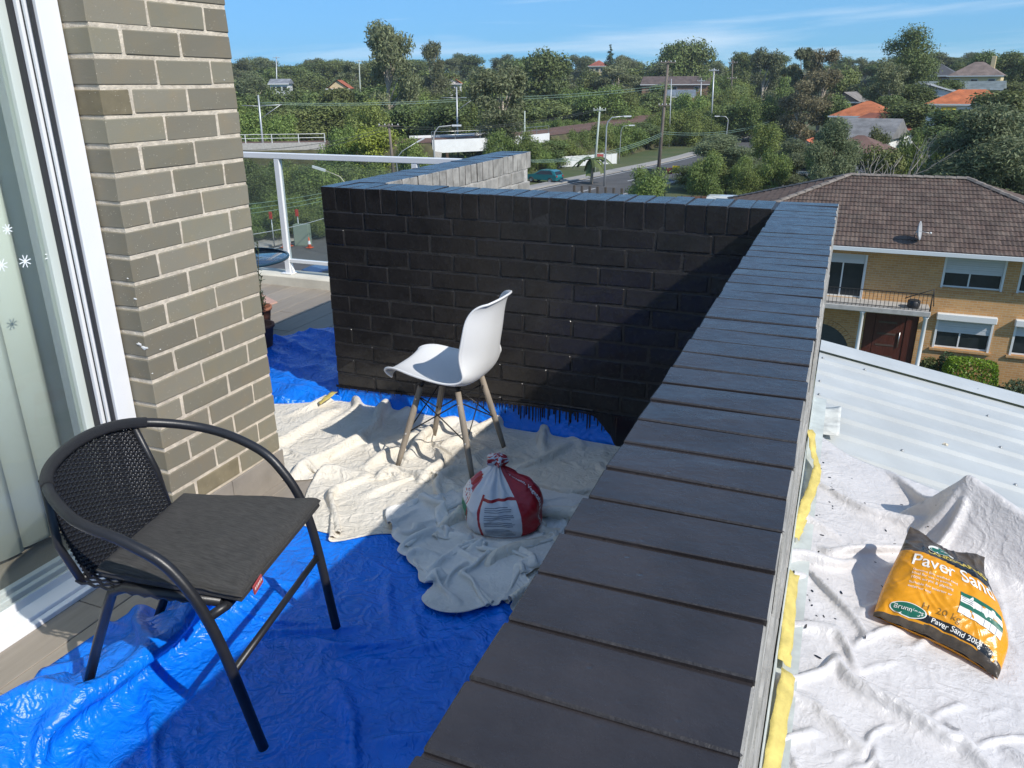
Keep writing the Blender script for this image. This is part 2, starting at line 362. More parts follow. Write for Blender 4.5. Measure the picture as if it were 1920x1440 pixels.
# far wall facing the camera
fw = empty('parapet_wall', ((XI + XL) / 2, (YI + YO) / 2, 0), 0, 'far black painted brick wall facing the camera behind the white chair', 'wall')
MB().box((XL + .004, YI + .0032, -.3), (XI + .004, YO - .004, ZF - .0035)).build('mortar_core', [JOINT], fw)
x = XL + .041; n = 0
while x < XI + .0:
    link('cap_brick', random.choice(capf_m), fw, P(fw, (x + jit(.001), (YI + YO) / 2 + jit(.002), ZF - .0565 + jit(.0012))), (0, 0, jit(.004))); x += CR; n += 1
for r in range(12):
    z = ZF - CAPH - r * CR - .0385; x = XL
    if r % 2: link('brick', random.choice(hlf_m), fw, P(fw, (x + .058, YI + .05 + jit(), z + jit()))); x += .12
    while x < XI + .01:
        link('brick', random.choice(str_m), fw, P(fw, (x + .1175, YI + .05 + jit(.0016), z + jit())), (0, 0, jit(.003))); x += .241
# second wall running back from the left corner, raw grey on its right side
w2 = empty('parapet_wall', (XL + .115, 4.6, 0), 0, 'raw grey brick return wall with black capping joining the glass balustrade', 'wall')
Y2 = 5.60
MB().box((XL + .006, YO - .002, -.3), (XL + .226, Y2, ZF - .006)).build('mortar_core', [MORT_G], w2)
y = YO + .045
while y < Y2 + .02:
    link('cap_brick', random.choice(cap_m), w2, P(w2, (XL + .116 + jit(.002), y, ZF - .0565 + jit(.0012))), (0, 0, jit(.004))); y += CR
for r in range(9):
    z = ZF - CAPH - r * CR - .0385; y = YO + .13 - (.12 if r % 2 else 0)
    while y < Y2 - .05:
        link('brick', random.choice(rawY_m), w2, P(w2, (XL + .232 - .05 + jit(), y, z))); link('brick', random.choice(strY_m), w2, P(w2, (XL + .05, y, z))); y += .241
# ------------------------------------------------------------------ brick pillar and sliding door
PX, PY0, PY1 = -2.10, 1.8725, 2.47
pl = empty('brick_pillar', (PX - .2, 2.17, 0), 0, 'olive grey brick pillar with cream mortar between the glass door and the terrace', 'pillar')
MB().box((PX - .335, PY0 + .0035, 0), (PX - .0035, PY1 - .0035, 2.84)).build('mortar_core', MORT, pl)
bs = {}
def pbrick(x0, x1, y0, y1, z):
    key = (round(x1 - x0, 3), round(y1 - y0, 3))
    if key not in bs: bs[key] = brick_mesh(x1 - x0 - .0095, y1 - y0 - .0095, .0755, [PILB], 6, .0017, .0032)
    o = link('brick', random.choice(bs[key]), pl, P(pl, ((x0 + x1) / 2, (y0 + y1) / 2, z + jit(.0008))))
    if random.random() < .07: o.material_slots[0].link = 'OBJECT'; o.material_slots[0].material = PILG
z = .144 + .043 - .086; r = 0
o_ = .00475
while z < 2.8:
    X1 = PX + o_ ; Y0 = PY0 - o_; Y1 = PY1 + o_
    if r % 2:
        pbrick(X1 - .24, X1, Y0, Y0 + .12, z); pbrick(X1 - .12, X1, Y0 + .12, Y0 + .36, z); pbrick(X1 - .12, X1, Y0 + .36, Y1, z)
        pbrick(X1 - .36, X1 - .12, Y1 - .12, Y1, z)
    else:
        pbrick(X1 - .12, X1, Y0, Y0 + .24, z); pbrick(X1 - .12, X1, Y0 + .24, Y0 + .4875, z); pbrick(X1 - .24, X1, Y0 + .4875, Y1, z)
        pbrick(X1 - .36, X1 - .12, Y0, Y0 + .12, z)
    z += .086; r += 1
SK = mat('skirting_tile', (.27, .24, .205), .55, .1, 8, .1, 80)
for a, b in ((PY0 - .01, 2.16), (2.163, PY1 + .009)): MB().box((PX + .001, a, 0), (PX + .010, b, .143), bev=.002).build('skirting_tile', SK, pl)
random.seed(3)
mb = MB()
for (px_, py_, s) in ((262, 645, .010), (272, 652, .013), (254, 560, .006), (240, 522, .004), (285, 700, .003), (300, 655, .003), (420, 150, .003)):
    d = ray(px_, py_); 
    yy = PX / d.x * d.y; p = V((0, 0, ZC)) + d * (PX / d.x); 
    if p.y < PY0: p = onY(px_, py_, PY0 - .0); 
    nx = p.y > PY0 + .001
    c = V((PX + .0012, p.y, p.z)) if nx else V((p.x, PY0 - .0012, p.z)); u = V((0, 1, 0)) if nx else V((1, 0, 0)); w_ = V((1, 0, 0)) if nx else V((0, -1, 0))
    ring = [c + u * cos(t) * s * random.uniform(.7, 1.5) + V((0, 0, 1)) * sin(t) * s * random.uniform(.3, .75) for t in [i * pi / 5 for i in range(10)]]
    mb.add([c + w_ * .0035] + ring, [(0, i + 1, (i + 1) % 10 + 1) for i in range(10)], 0, True)
mb.build('filler_spots', mat('white_filler', (.8, .79, .76), .9), pl)
dr = empty('sliding_door', (-2.3, 1.4, 0), 0, 'white framed sliding glass door with a grooved floor track beside the brick pillar', 'door')
WF = WALU; SEAL = mat('rubber_seal', (.03, .03, .035), .5); PALE = mat('pale_frame', (.60, .65, .60), .4, .03, 3)
MB().box((-2.44, 1.795, 0), (-2.198, PY0 + .003 - .006, 2.42), bev=.004).build('jamb', WF, dr)
for x0, x1, y0, y1, m_ in ((-2.262, -2.250, 1.772, 1.794, WF), (-2.236, -2.228, 1.778, 1.794, WF), (-2.222, -2.212, 1.784, 1.794, SEAL), (-2.249, -2.238, 1.783, 1.794, SEAL), (-2.285, -2.264, 1.766, 1.794, SEAL)):
    MB().box((x0, y0, .04), (x1, y1, 2.4)).build('jamb_fin', m_, dr)
leaf = MB().box((-2.325, 1.738, .045), (-2.287, 1.786, 2.4), bev=.003).build('stile', PALE, dr)
MB().box((-2.325, -1.2, 2.3), (-2.287, 1.737, 2.4)).build('top_rail', PALE, dr)
MB().box((-2.44, -1.3, 2.42), (-2.198, 1.86, 2.5)).build('door_head', WF, dr)
MB().box((-2.309, -1.2, .05), (-2.303, 1.737, 2.299)).build('glass', glass_mat('door_glass', (.75, .82, .78), .03), dr)
for x0, x1, z1 in ((-2.215, -2.19, .018), (-2.287, -2.217, .03), (-2.325, -2.312, .042), (-2.37, -2.350, .045), (-2.415, -2.39, .05)):
    MB().box((x0, -1.3, .0), (x1, 1.79, z1), bev=.002).build('track_rail', WF, dr)
MB().box((-2.44, -1.3, -.02), (-2.212, 1.792, .012)).build('track_base', WF, dr)
MB().box((-2.3495, -1.3, .0125), (-2.3255, 1.79, .020)).build('track_groove', SEAL, dr); MB().box((-2.3895, -1.3, .0125), (-2.3705, 1.79, .020)).build('track_groove', SEAL, dr)
STK = mat('frosted_decal', (.85, .88, .88), .5)
gx = -2.3015
for (qx, qy, s) in ((95, 481, .02), (47, 490, .02), (3, 497, .02), (14, 430, .016), (60, 417, .0)):
    if not s: continue
    d = ray(qx, qy); c = V((0, 0, ZC)) + d * (gx / d.x); mb = MB()
    for i in range(4):
        t = i * pi / 4 + .2; u = V((0, cos(t), sin(t))); w_ = V((0, -sin(t), cos(t))); mb.obox(c, u * s, w_ * .0016, V((.0002 + i * .00002, 0, 0)))
    o = mb.build('snowflake_decal', STK); tag(o, {95: 'white snowflake decal on the door glass over the dark gap beside the blinds', 47: 'white snowflake decal on the door glass in the middle of its row', 3: 'white snowflake decal on the door glass at the left picture edge', 14: 'small white snowflake decal higher up on the door glass'}[qx], 'decal', 'snowflake decals on the door')
# vertical blinds behind the glass
bl = empty('vertical_blinds', (-2.6, 1.2, .02), 0, 'pale mint vertical blinds hanging behind the glass door', 'blinds')
SLAT = mat('blind_fabric', (.80, .87, .80), .8, .02, 3, .15, 300)
MB().box((-2.64, -.6, 2.3), (-2.57, 1.96, 2.35)).build('head_rail', WALU, bl)
for i in range(20):
    yc = 1.90 - i * .115; a = radians(14)
    mb = MB(); mb.grid(lambda u, v: (-2.605 + sin(a) * (u - .5) * .127 + .008 * (1 - (2 * u - 1) ** 2), yc + cos(a) * (u - .5) * .127, .03 + v * 2.28), 6, 1); solid(mb.build('slat', SLAT, bl), .0015)
rm = MB(); rm.box((-5.6, -2.2, -.05), (-2.442, 2.2, -.002)).build('room_floor', mat('beige_carpet', (.34, .30, .235), .95, .12, 20, .8, 400)); tag(bpy.data.objects['room_floor'], kind='structure')
rw = MB(); IW = mat('room_paint', (.14, .14, .13), .9)
rw.box((-5.7, -2.2, -.05), (-5.6, 2.2, 2.8)); rw.box((-5.6, 2.19, -.05), (-2.66, 2.3, 2.8)); rw.box((-5.7, -2.3, 2.6), (-2.45, 2.3, 2.8)); rw.box((-5.7, -2.35, -.05), (-2.45, -2.25, 2.8))
tag(rw.build('room_wall', IW), kind='structure')
tag(MB().box((-2.6, -3.5, 2.502), (-2.2, 1.86, 3.4)).build('wall', PILB), kind='structure')  # unseen wall over the door, added to keep the room behind it shaded
# ------------------------------------------------------------------ balustrade on a rendered kerb
bal = empty('balustrade', (-4.3, 5.48, 0), 0, 'white framed glass balustrade on a cream kerb beyond the pillar', 'balustrade')
MB().box((-7.2, 5.38, -.03), (XL - .002, 5.62, .085), bev=.008).build('kerb', CREAM, bal)
MB().box((-7.2, 5.465, 1.04), (XL + .0, 5.515, 1.085), bev=.004).build('top_rail', WALU, bal)
posts = (-6.9, -5.62, -4.33, -3.05)
for p in posts:
    MB().box((p - .025, 5.467, .09), (p + .025, 5.513, 1.039), bev=.003).build('post', WALU, bal)
    MB().box((p - .055, 5.44, .086), (p + .055, 5.54, .096), bev=.003).build('base_plate', WALU, bal)
    mb = MB(); mb.add([(p + .026, 5.49 - .012, .097), (p + .052, 5.49 - .012, .097), (p + .026, 5.49 - .012, .19), (p + .026, 5.49 + .012, .097), (p + .052, 5.49 + .012, .097), (p + .026, 5.49 + .012, .19)], [(0, 1, 2), (5, 4, 3), (0, 3, 4, 1), (1, 4, 5, 2), (2, 5, 3, 0)]); mb.build('gusset', WALU, bal)
GL = glass_mat('balustrade_glass', (.55, .66, .62), .035)
for a, b in zip(posts, posts[1:] + (XL - .03,)):
    MB().box((a + .026, 5.472, .185), (b - .026, 5.508, .215), bev=.003).build('bottom_rail', WALU, bal)
    MB().box((a + .028, 5.487, .216), (b - .028, 5.493, 1.038)).build('glass_pane', GL, bal)
# ------------------------------------------------------------------ white metal roof beside the parapet
SL = -.18; RZ = .2; RY = 4.70
def roofz(x): return RZ + SL * (x - 0.)
ZINC = mat('white_roof_sheet', (.50, .515, .50), .5, .08, 2.5, .03, 12)
rf = empty('metal_roof', (1.5, 2, -.1), 0, 'white ribbed metal roof sloping away beside the parapet', 'roof')
def rib(y):
    u = ((RY - .18 - y) % .19) / .19
    for a, b, h0, h1 in ((0, .62, 0, 0), (.62, .70, 0, .014), (.70, .86, .014, .014), (.86, .94, .014, 0), (.94, 1.01, 0, 0)):
        if u <= b: return h0 + (h1 - h0) * (u - a) / (b - a)
    return 0
ys = []
y = RY - .18
while y > -1.6:
    for c in (0, .62, .70, .86, .94): ys.append(y - c * .19)
    y -= .19
for s in range(9):
    seg = ys[s * 20:s * 20 + 21]
    if len(seg) < 2: break
    mb = MB(); vs = []
    for yy in seg:
        for xx in (-.01, 7.): vs.append((xx, yy, roofz(xx) + rib(yy) + .0007 * (s % 2)))
    mb.add(vs, [(2 * i, 2 * i + 2, 2 * i + 3, 2 * i + 1) for i in range(len(seg) - 1)])
    solid(mb.build('roof_sheet', ZINC, rf), .0012)
mb = MB(); pr_ = [(RY - .20, .016), (RY - .155, .020), (RY - .02, .020), (RY, .016), (RY, -.10)]
vs = []
for yy, h in pr_:
    for xx in (-.01, 7.): vs.append((xx, yy, roofz(xx) + h))
mb.add(vs, [(2 * i + 1, 2 * i + 3, 2 * i + 2, 2 * i) for i in range(4)]); solid(mb.build('edge_flashing', ZINC, rf), .002)
SCR = mat('screw_head', (.35, .36, .36), .5, metal=.4)
random.seed(11)
for (qx, qy) in ((1545, 657), (1540, 695), (1536, 740), (1830, 717), (1848, 764), (1870, 817), (1895, 880), (1538, 822), (1690, 822), (1622, 694)):
    d = ray(qx, qy); 
    t = (RZ + .024 - ZC) / (d.z - SL * d.x); p = V((0, 0, ZC)) + d * t; k = ((RY - .18 - p.y) / .19); p.y = RY - .18 - (floor(k) + .78) * .19; p.z = roofz(p.x) + .0147
    MB().lathe([(.008, 0), (.008, .001), (.0055, .0015), (.0055, .006), (.003, .007)], p, 8).build('screw', SCR, rf)
MB().box((.0, RY - .02, GZ), (7, RY - .002, roofz(7) - .15)).build('end_wall', CREAM, rf)
mb = MB(); mb.add([(-.008, 3.7, RZ + .09), (-.004, 3.7, RZ + .035), (.0, -1.4, RZ + .035), (-.008, -1.4, RZ + .09), (.05, 3.7, RZ + .03), (.05, -1.4, RZ + .03)], [(0, 1, 2, 3), (1, 4, 5, 2)]); solid(mb.build('apron_flashing', mat('dull_flashing', (.52, .55, .52), .5, .15, 12), rf), .002)
# ------------------------------------------------------------------ cloth and tarpaulin sheets
def poly_at(pl_, t):
    ls = [0.]
    for a, b in zip(pl_, pl_[1:]): ls.append(ls[-1] + (b - a).length)
    s = t * ls[-1]
    for i in range(len(pl_) - 1):
        if s <= ls[i + 1] or i == len(pl_) - 2:
            k = (s - ls[i]) / max(1e-9, ls[i + 1] - ls[i]); return pl_[i].lerp(pl_[i + 1], k)
def smoothline(p, n=40):
    q = [2 * p[0] - p[1]] + p + [2 * p[-1] - p[-2]]; out = []
    for i in range(1, len(q) - 2):
        a, b, c, d = q[i - 1:i + 3]
        for j in range(8):
            t = j / 8; out.append(.5 * (2 * b + (c - a) * t + (2 * a - 5 * b + 4 * c - d) * t * t + (3 * b - a - 3 * c + d) * t ** 3))
    out.append(p[-1]); return out
def sheet(name, L_, R_, N_, Fa_, nu, nv, hf, m, thick=.003, parent=None, edge=.05, jag=.006):
    # Coons patch: L_ and R_ run near->far, N_ and Fa_ run left->right
    L_, R_, N_, Fa_ = [smoothline([V((p[0], p[1])) for p in e]) for e in (L_, R_, N_, Fa_)]
    tab = lambda e, n: [poly_at(e, i / n) for i in range(n + 1)]
    l, r, n_, f_ = tab(L_, nv), tab(R_, nv), tab(N_, nu), tab(Fa_, nu)
    vs = []
    for j in range(nv + 1):
        v = j / nv
        for i in range(nu + 1):
            u = i / nu
            p = l[j] * (1 - u) + r[j] * u + n_[i] * (1 - v) + f_[i] * v - (l[0] * (1 - u) * (1 - v) + r[0] * u * (1 - v) + l[nv] * (1 - u) * v + r[nv] * u * v)
            x, y = p.x + jag * fb(p.x * 14, p.y * 14, 2.2, 3), p.y + jag * fb(p.x * 14, p.y * 14, 8.2, 3)
            e = min(u, 1 - u, v, 1 - v) / edge
            vs.append((x, y, hf(x, y, min(1., e), u, v)))
    fs = [(j * (nu + 1) + i, j * (nu + 1) + i + 1, (j + 1) * (nu + 1) + i + 1, (j + 1) * (nu + 1) + i) for j in range(nv) for i in range(nu)]
    o = MB().add(vs, fs, 0, True).build(name, m, parent); solid(o, thick, 1); return o
def ridge(x, y, s, seed, st=1., ang=0., warp=.35, sharp=2.):
    c, n = cos(ang), sin(ang); a, b = (x * c + y * n) * s, (-x * n + y * c) * s / st
    wx = noise.noise((a * .7 + seed, b * .7, seed * 1.7)) * warp; wy = noise.noise((a * .7, b * .7 + seed, seed * .7 + 5)) * warp
    return max(0., 1 - abs(noise.noise((a + wx + seed * 3.1, b + wy, seed))) * 2.6) ** sharp
def seg_d(x, y, pts):
    best = (9e9, 0)
    for (a, b) in zip(pts, pts[1:]):
        dx, dy = b[0] - a[0], b[1] - a[1]; t = max(0, min(1, ((x - a[0]) * dx + (y - a[1]) * dy) / (dx * dx + dy * dy)))
        ex, ey = x - a[0] - dx * t, y - a[1] - dy * t; d = math.hypot(ex, ey)
        if d < best[0]: best = (d, 1 if dx * ey - dy * ex > 0 else -1)
    return best
def fold(x, y, pts, w, h, asym=1.):
    d, s = seg_d(x, y, pts); w = w * (asym if s > 0 else 1); return h * exp(-(d / w) ** 2)
def F(px, z=.03): return [tuple(onz(x, y, z)[:2]) for x, y in px]
def tarp_mat():
    m = mat('blue_tarp', (.003, .20, .88), .27, .08, 7, .12, 400, spec=.5, trans=.10, crease=(9.5, .62, .045))
    nt = m.node_tree; N = nt.nodes.new; L = nt.links.new; b = nt.nodes['Principled BSDF']; geo = N('ShaderNodeNewGeometry')
    return m
TARP = tarp_mat()
CANV = mat('canvas_cloth', (.74, .69, .60), .9, .12, 7, .3, 300, col2=(.62, .565, .47), ramp=(.45, .85), crease=(13, .7, .03))
CANG = mat('pale_sheet_cloth', (.70, .69, .66), .9, .1, 6, .2, 260, crease=(15, .45, .025))
PLAS = mat('white_drop_sheet', (.66, .63, .615), .36, .06, 9, .25, 90, trans=.08, crease=(10, .4, .03))
random.seed(2)
def crumple(x, y, s, seed=0):
    d = noise.voronoi((x * s + .4 * noise.noise((x * s, y * s, seed)), y * s + .4 * noise.noise((x * s, y * s, seed + 3)), seed))[0]; return d[1] - d[0]
import numpy as np
def coons(L_, R_, N_, Fa_, nu, nv):          # outline patch on the ground: L_, R_ run near to far, N_, Fa_ run left to right
    L_, R_, N_, Fa_ = [smoothline([V((p[0], p[1])) for p in e]) for e in (L_, R_, N_, Fa_)]
    tab = lambda e, n: np.array([poly_at(e, i / n)[:] for i in range(n + 1)])
    l, r, n_, f_ = tab(L_, nv)[:, None], tab(R_, nv)[:, None], tab(N_, nu)[None], tab(Fa_, nu)[None]
    u = np.linspace(0, 1, nu + 1)[None, :, None]; v = np.linspace(0, 1, nv + 1)[:, None, None]
    return l * (1 - u) + r * u + n_ * (1 - v) + f_ * v - (l[:1] * (1 - u) * (1 - v) + r[:1] * u * (1 - v) + l[-1:] * (1 - u) * v + r[-1:] * u * v)
def integ(fn, lo, hi):
    t = np.linspace(lo, hi, 300); m = (t[1:] + t[:-1]) / 2; c = np.concatenate([[0], np.cumsum([fn(x) * (t[1] - t[0]) for x in m])]); return lambda x: np.interp(x, t, c)
def drape(P2, su, sv, amp, nf, zf, push=None, steps=110, iters=7, bend=.25, seed=0., fric=.35, g=.00035):
    # settles a sheet that is longer than its outline: stretch, shear and bending constraints, gravity, floor contact with friction
    gx = integ(su, P2[..., 0].min() - .02, P2[..., 0].max() + .02); gy = integ(sv, P2[..., 1].min() - .02, P2[..., 1].max() + .02)
    R = np.stack([gx(P2[..., 0]), gy(P2[..., 1])], -1); nv, nu = P2.shape[:2]
    Z = np.array([[max(0, amp(x, y) * (.7 + .95 * fb(x * nf, y * nf * .8, 3.3 + seed, 3))) for x, y in row] for row in P2]); rng = np.random.RandomState(4); Z = Z + rng.rand(nv, nu) * .003
    X = np.dstack([P2, zf(P2[..., 0], P2[..., 1]) + .004 + Z]); Vl = np.zeros_like(X)
    fam = [((slice(None), slice(None, -1)), (slice(None), slice(1, None)), .5), ((slice(None, -1), slice(None)), (slice(1, None), slice(None)), .5), ((slice(None, -1), slice(None, -1)), (slice(1, None), slice(1, None)), .22), ((slice(1, None), slice(None, -1)), (slice(None, -1), slice(1, None)), .22), ((slice(None), slice(None, -2)), (slice(None), slice(2, None)), bend), ((slice(None, -2), slice(None)), (slice(2, None), slice(None)), bend)]
    rest = [np.linalg.norm(R[a] - R[b], axis=-1) for a, b, k in fam]
    for st in range(steps):
        O = X.copy(); X = X + Vl; X[..., 2] -= g
        for it in range(iters):
            for (a, b, k), r in zip(fam, rest):
                d = X[b] - X[a]; L_ = np.sqrt((d * d).sum(-1)) + 1e-9; c = d * ((L_ - r) / L_ * .5 * k)[..., None]; X[a] += c; X[b] -= c
            if push is not None: X = push(X, st / steps)
            f = zf(X[..., 0], X[..., 1]) + .003; low = X[..., 2] < f; X[..., 2] = np.maximum(X[..., 2], f)
        Vl = (X - O) * .92; Vl[low] *= (1 - fric)
        sp = np.sqrt((Vl ** 2).sum(-1)); Vl *= np.minimum(1, .012 / (sp + 1e-9))[..., None]
    return X
def sim_sheet(name, X, m, thick, dz=0.):
    nv, nu = X.shape[:2]; fs = [(j * nu + i, j * nu + i + 1, (j + 1) * nu + i + 1, (j + 1) * nu + i) for j in range(nv - 1) for i in range(nu - 1)]
    o = MB().add([(float(x), float(y), float(z) + dz) for x, y, z in X.reshape(-1, 3)], fs, 0, True).build(name, m); sd_ = o.modifiers.new('smooth', 'SUBSURF'); sd_.levels = sd_.render_levels = 1; solid(o, thick, 1); return o
flat0 = lambda x, y: np.zeros_like(x)
def walls(X, t):                # keep cloth out of the parapets and the pillar
    X[..., 1] = np.where(X[..., 0] > -2.41, np.minimum(X[..., 1], YI - .012), X[..., 1]); X[..., 0] = np.minimum(X[..., 0], XI - .006)
    return X
PT = coons([(-2.02, .2), (-1.98, .6)] + F([(0, 1350), (120, 1255), (240, 1172), (330, 1128), (430, 1100), (520, 1040), (580, 990), (620, 972), (668, 950)]), [(-.255, -.3), (-.255, .5), (-.255, 1.5), (-.255, 2.45)], [(-2.02, .2), (-1.5, .0), (-.9, -.2), (-.255, -.3)], F([(668, 950)]) + [(-1.3, 2.42), (-.8, 2.45), (-.255, 2.45)], 120, 160)
def walls_under(X, t):
    X = walls(X, t)
    w = np.clip((X[..., 1] - 1.90) / .12, 0, 1) * np.clip((X[..., 0] + 1.62) / .12, 0, 1)
    X[..., 2] = np.where(w > 0, np.minimum(X[..., 2], .004 + .03 * (1 - w)), X[..., 2])
    return X
roll = lambda x, y: .095 * np.exp(-((x + 1.76 - .12 * np.clip((y - 1.45) / .4, 0, 1)) / .085) ** 2) * np.clip((1.85 - y) / .35, 0, 1)      # rolled-up slack under the left edge
XT = drape(PT, lambda x: 1.05 + .75 * smooth01((-1.50 - x) / .12), lambda y: 1.07, lambda x, y: .014 + .13 * smooth01((-1.46 - x) / .15) * (.35 + .65 * smooth01((1.9 - y) / .4)), 5., roll, walls_under, bend=.3)
near = sim_sheet('blue_tarpaulin', XT, TARP, .0012)
tag(near, 'crinkled blue tarpaulin spread under the black chair along the near parapet', 'tarpaulin', 'blue tarpaulins on the terrace')
# far tarpaulin behind the wall corner
def h_far(x, y, e, u, v):
    return .006 + (.03 * ridge(x, y, 3.2, 4.4, 2.2, 1.3, .5) + .016 * ridge(x, y, 7, 1.4, 2, .9, .5) + .012 * (.6 - crumple(x, y, 9, 2)) + .05 * exp(-((x + 2.55) / .12) ** 2) * smooth01((y - 3.5) / .3) + .03 * fold(x, y, [(-3.1, 3.4), (-2.6, 3.3)], .05, 1)) * smooth01(e * 2) * .9
far = sheet('blue_tarpaulin', [(-3.35, 3.05), (-3.55, 3.6), (-3.5, 4.0)], [(-2.32, 3.345), (-2.415, 3.4), (-2.412, 4.2), (-2.412, 5.0)], [(-3.35, 3.05), (-2.8, 3.1), (-2.32, 3.345)], [(-3.5, 4.0), (-3.25, 4.4), (-2.85, 4.75), (-2.412, 5.0)], 90, 110, h_far, TARP, .0012)
tag(far, 'blue tarpaulin half in shade on the floor beyond the pillar', 'tarpaulin', 'blue tarpaulins on the terrace')
# masking film along the wall base with paint drips
film = MB()
film.grid(lambda u, v: (-2.408 + u * 2.15, YI - .0035 - .004 * (1 - v) ** 2 - .002 * abs(noise.noise((u * 9, v * 2, 1))) - (.03 * (1 - v) ** 3), .006 + v * (.078 + .062 * smooth01(u * 1.6))), 120, 8)
film_o = film.build('masking_film', TARP); solid(film_o, .0008); tag(film_o, 'strip of blue film taped along the base of the black wall with paint drips', 'masking film')
drip = MB(); random.seed(8)
def drip_strip(x, w, z0, z1, yy):
    vs = []; n = 7
    for i in range(n + 1):
        t = i / n; z = z0 + (z1 - z0) * t; ww = w * (1.2 - .5 * t if i < n else .5) * (1.5 if i == n - 1 else 1); yq = yy(z)
        vs += [(x - ww, yq, z), (x, yq - .0022, z), (x + ww, yq, z)]
    drip.add(vs, [(3 * i + k, 3 * i + k + 3, 3 * i + k + 4, 3 * i + k + 1) for i in range(n) for k in (0, 1)], 0, True)
fy = lambda z: YI - .0095 - .03 * (1 - min(1, (z - .006) / .08)) ** 3 - .004 * (1 - min(1, (z - .006) / .08)) ** 2
x = -2.39
while x < -.26:
    k = smooth01((x + 1.75) / .5); zt = .084 + .060 * smooth01((x + 2.408) / 2.15 * 1.6)
    drip_strip(x, random.uniform(.0016, .0045), zt, zt - random.uniform(.008, .02) - k * random.choice((.015, .04, .07, .085)) * random.uniform(.4, 1.1), fy)
    x += random.uniform(.006, .022) if k > .2 else random.uniform(.03, .09)
vs = []; n = 200
for i in range(n + 1):
    x = -2.408 + 2.15 * i / n; zt = .084 + .060 * smooth01(i / n * 1.6); d = .006 + .007 * abs(fb(x * 7, 0, 3, 4)) + .012 * smooth01((x + 1.7) / .5) * abs(fb(x * 22, 1, 3, 3)) + .13 * smooth01((x + .98) / .16) ; vs += [(x, YI - .006 - .002, zt + .006), (x, fy(max(.01, zt - d)) - .001, max(.008, zt - d))]
drip.add(vs, [(2 * i, 2 * i + 1, 2 * i + 3, 2 * i + 2) for i in range(n)])
drip.build('paint_drips', mat('wet_black_paint', (.012, .012, .016), .15), film_o)
PC = coons(F([(588, 948), (600, 905), (618, 888), (530, 872)], .02) + [(-2.5, 2.78), (-2.75, 3.15)], [(-.30, 2.10), (-.28, 2.5), (-.27, 3.0), (-.268, 3.30)], F([(588, 948), (625, 962), (675, 972), (735, 968), (790, 975), (850, 1000)], .01) + [(-.8, 2.13), (-.30, 2.10)], [(-2.75, 3.15), (-2.40, 3.30), (-1.9, 3.318), (-.9, 3.318), (-.268, 3.30)], 150, 96)
def nearleft(x, y): return smooth01((2.84 - y) / .25) * smooth01((-1.1 - x) / .3)
XC = drape(PC, lambda x: 1.06 + .20 * smooth01((-1.0 - x) / .4), lambda y: 1.07 + .9 * smooth01((2.78 - y) / .2), lambda x, y: .018 + .11 * nearleft(x, y), 8.5, flat0, walls, bend=.22, seed=2.)
dc = sim_sheet('drop_cloth', XC, CANV, .002, .004); tag(dc, 'rumpled cream canvas drop cloth under the white chair', 'drop cloth')
PG = coons(F([(795, 1095), (765, 1030), (752, 965)], .02) + [(-1.42, 2.52)], F([(1010, 1072), (1045, 1010), (1065, 950)], .02) + [(-.82, 2.74)], F([(795, 1095), (812, 1114), (850, 1122), (925, 1112), (985, 1092), (1010, 1072)], .02), [(-1.42, 2.52), (-1.3, 2.62), (-1.05, 2.72), (-.82, 2.74)], 90, 84)
def bagpush(X, t):              # the bag stands on this cloth and pushes it aside
    d = np.sqrt(((X[..., 0] + 1.06) / .172) ** 2 + ((X[..., 1] - 2.47) / .162) ** 2); ins = d < 1; X[..., 2] = np.where(ins, np.minimum(X[..., 2], .022), X[..., 2]); return X
XG = drape(PG, lambda x: 1.5, lambda y: 1.6, lambda x, y: .09, 8., lambda x, y: np.full_like(x, .012), bagpush, bend=.2, seed=5.)
bc = sim_sheet('drop_cloth', XG, CANG, .002, .008); tag(bc, 'bunched pale grey cloth wrapped round the foot of the red soil bag', 'drop cloth')
def tape(name, pts, w, m, label, up=V((0, 0, 1)), group=None, seed=0, amp=.004):
    mb = MB(); n = len(pts) - 1; pts = [V(p) for p in pts]; vs = []
    for i in range(n * 6 + 1):
        t = i / 6; k = min(n - 1, int(t)); p = pts[k].lerp(pts[k + 1], t - k); d = (pts[k + 1] - pts[k]).normalized(); s = d.cross(up).normalized()
        for j in (-1, -.33, .33, 1): vs.append(p + s * w * j * (1 + .12 * fb(t * 2, j, seed, 2)) + up * amp * (fb(t * 3 + j, j * 1.3, seed + 2, 3) + .6))
    mb.add(vs, [(4 * i + q, 4 * i + q + 1, 4 * i + q + 5, 4 * i + q + 4) for i in range(n * 6) for q in range(3)], 0, True)
    o = mb.build(name, m); solid(o, .0006); tag(o, label, 'tape', group); return o
YTAPE = mat('yellow_masking_tape', (.72, .58, .17), .7, .14, 18, .3, 90, trans=.15)
tape('masking_tape', [onz(598, 757, .03), onz(612, 747, .05), onz(628, 735, .05)], .018, YTAPE, 'piece of yellow tape at the corner of the black wall and drop cloth', seed=2)
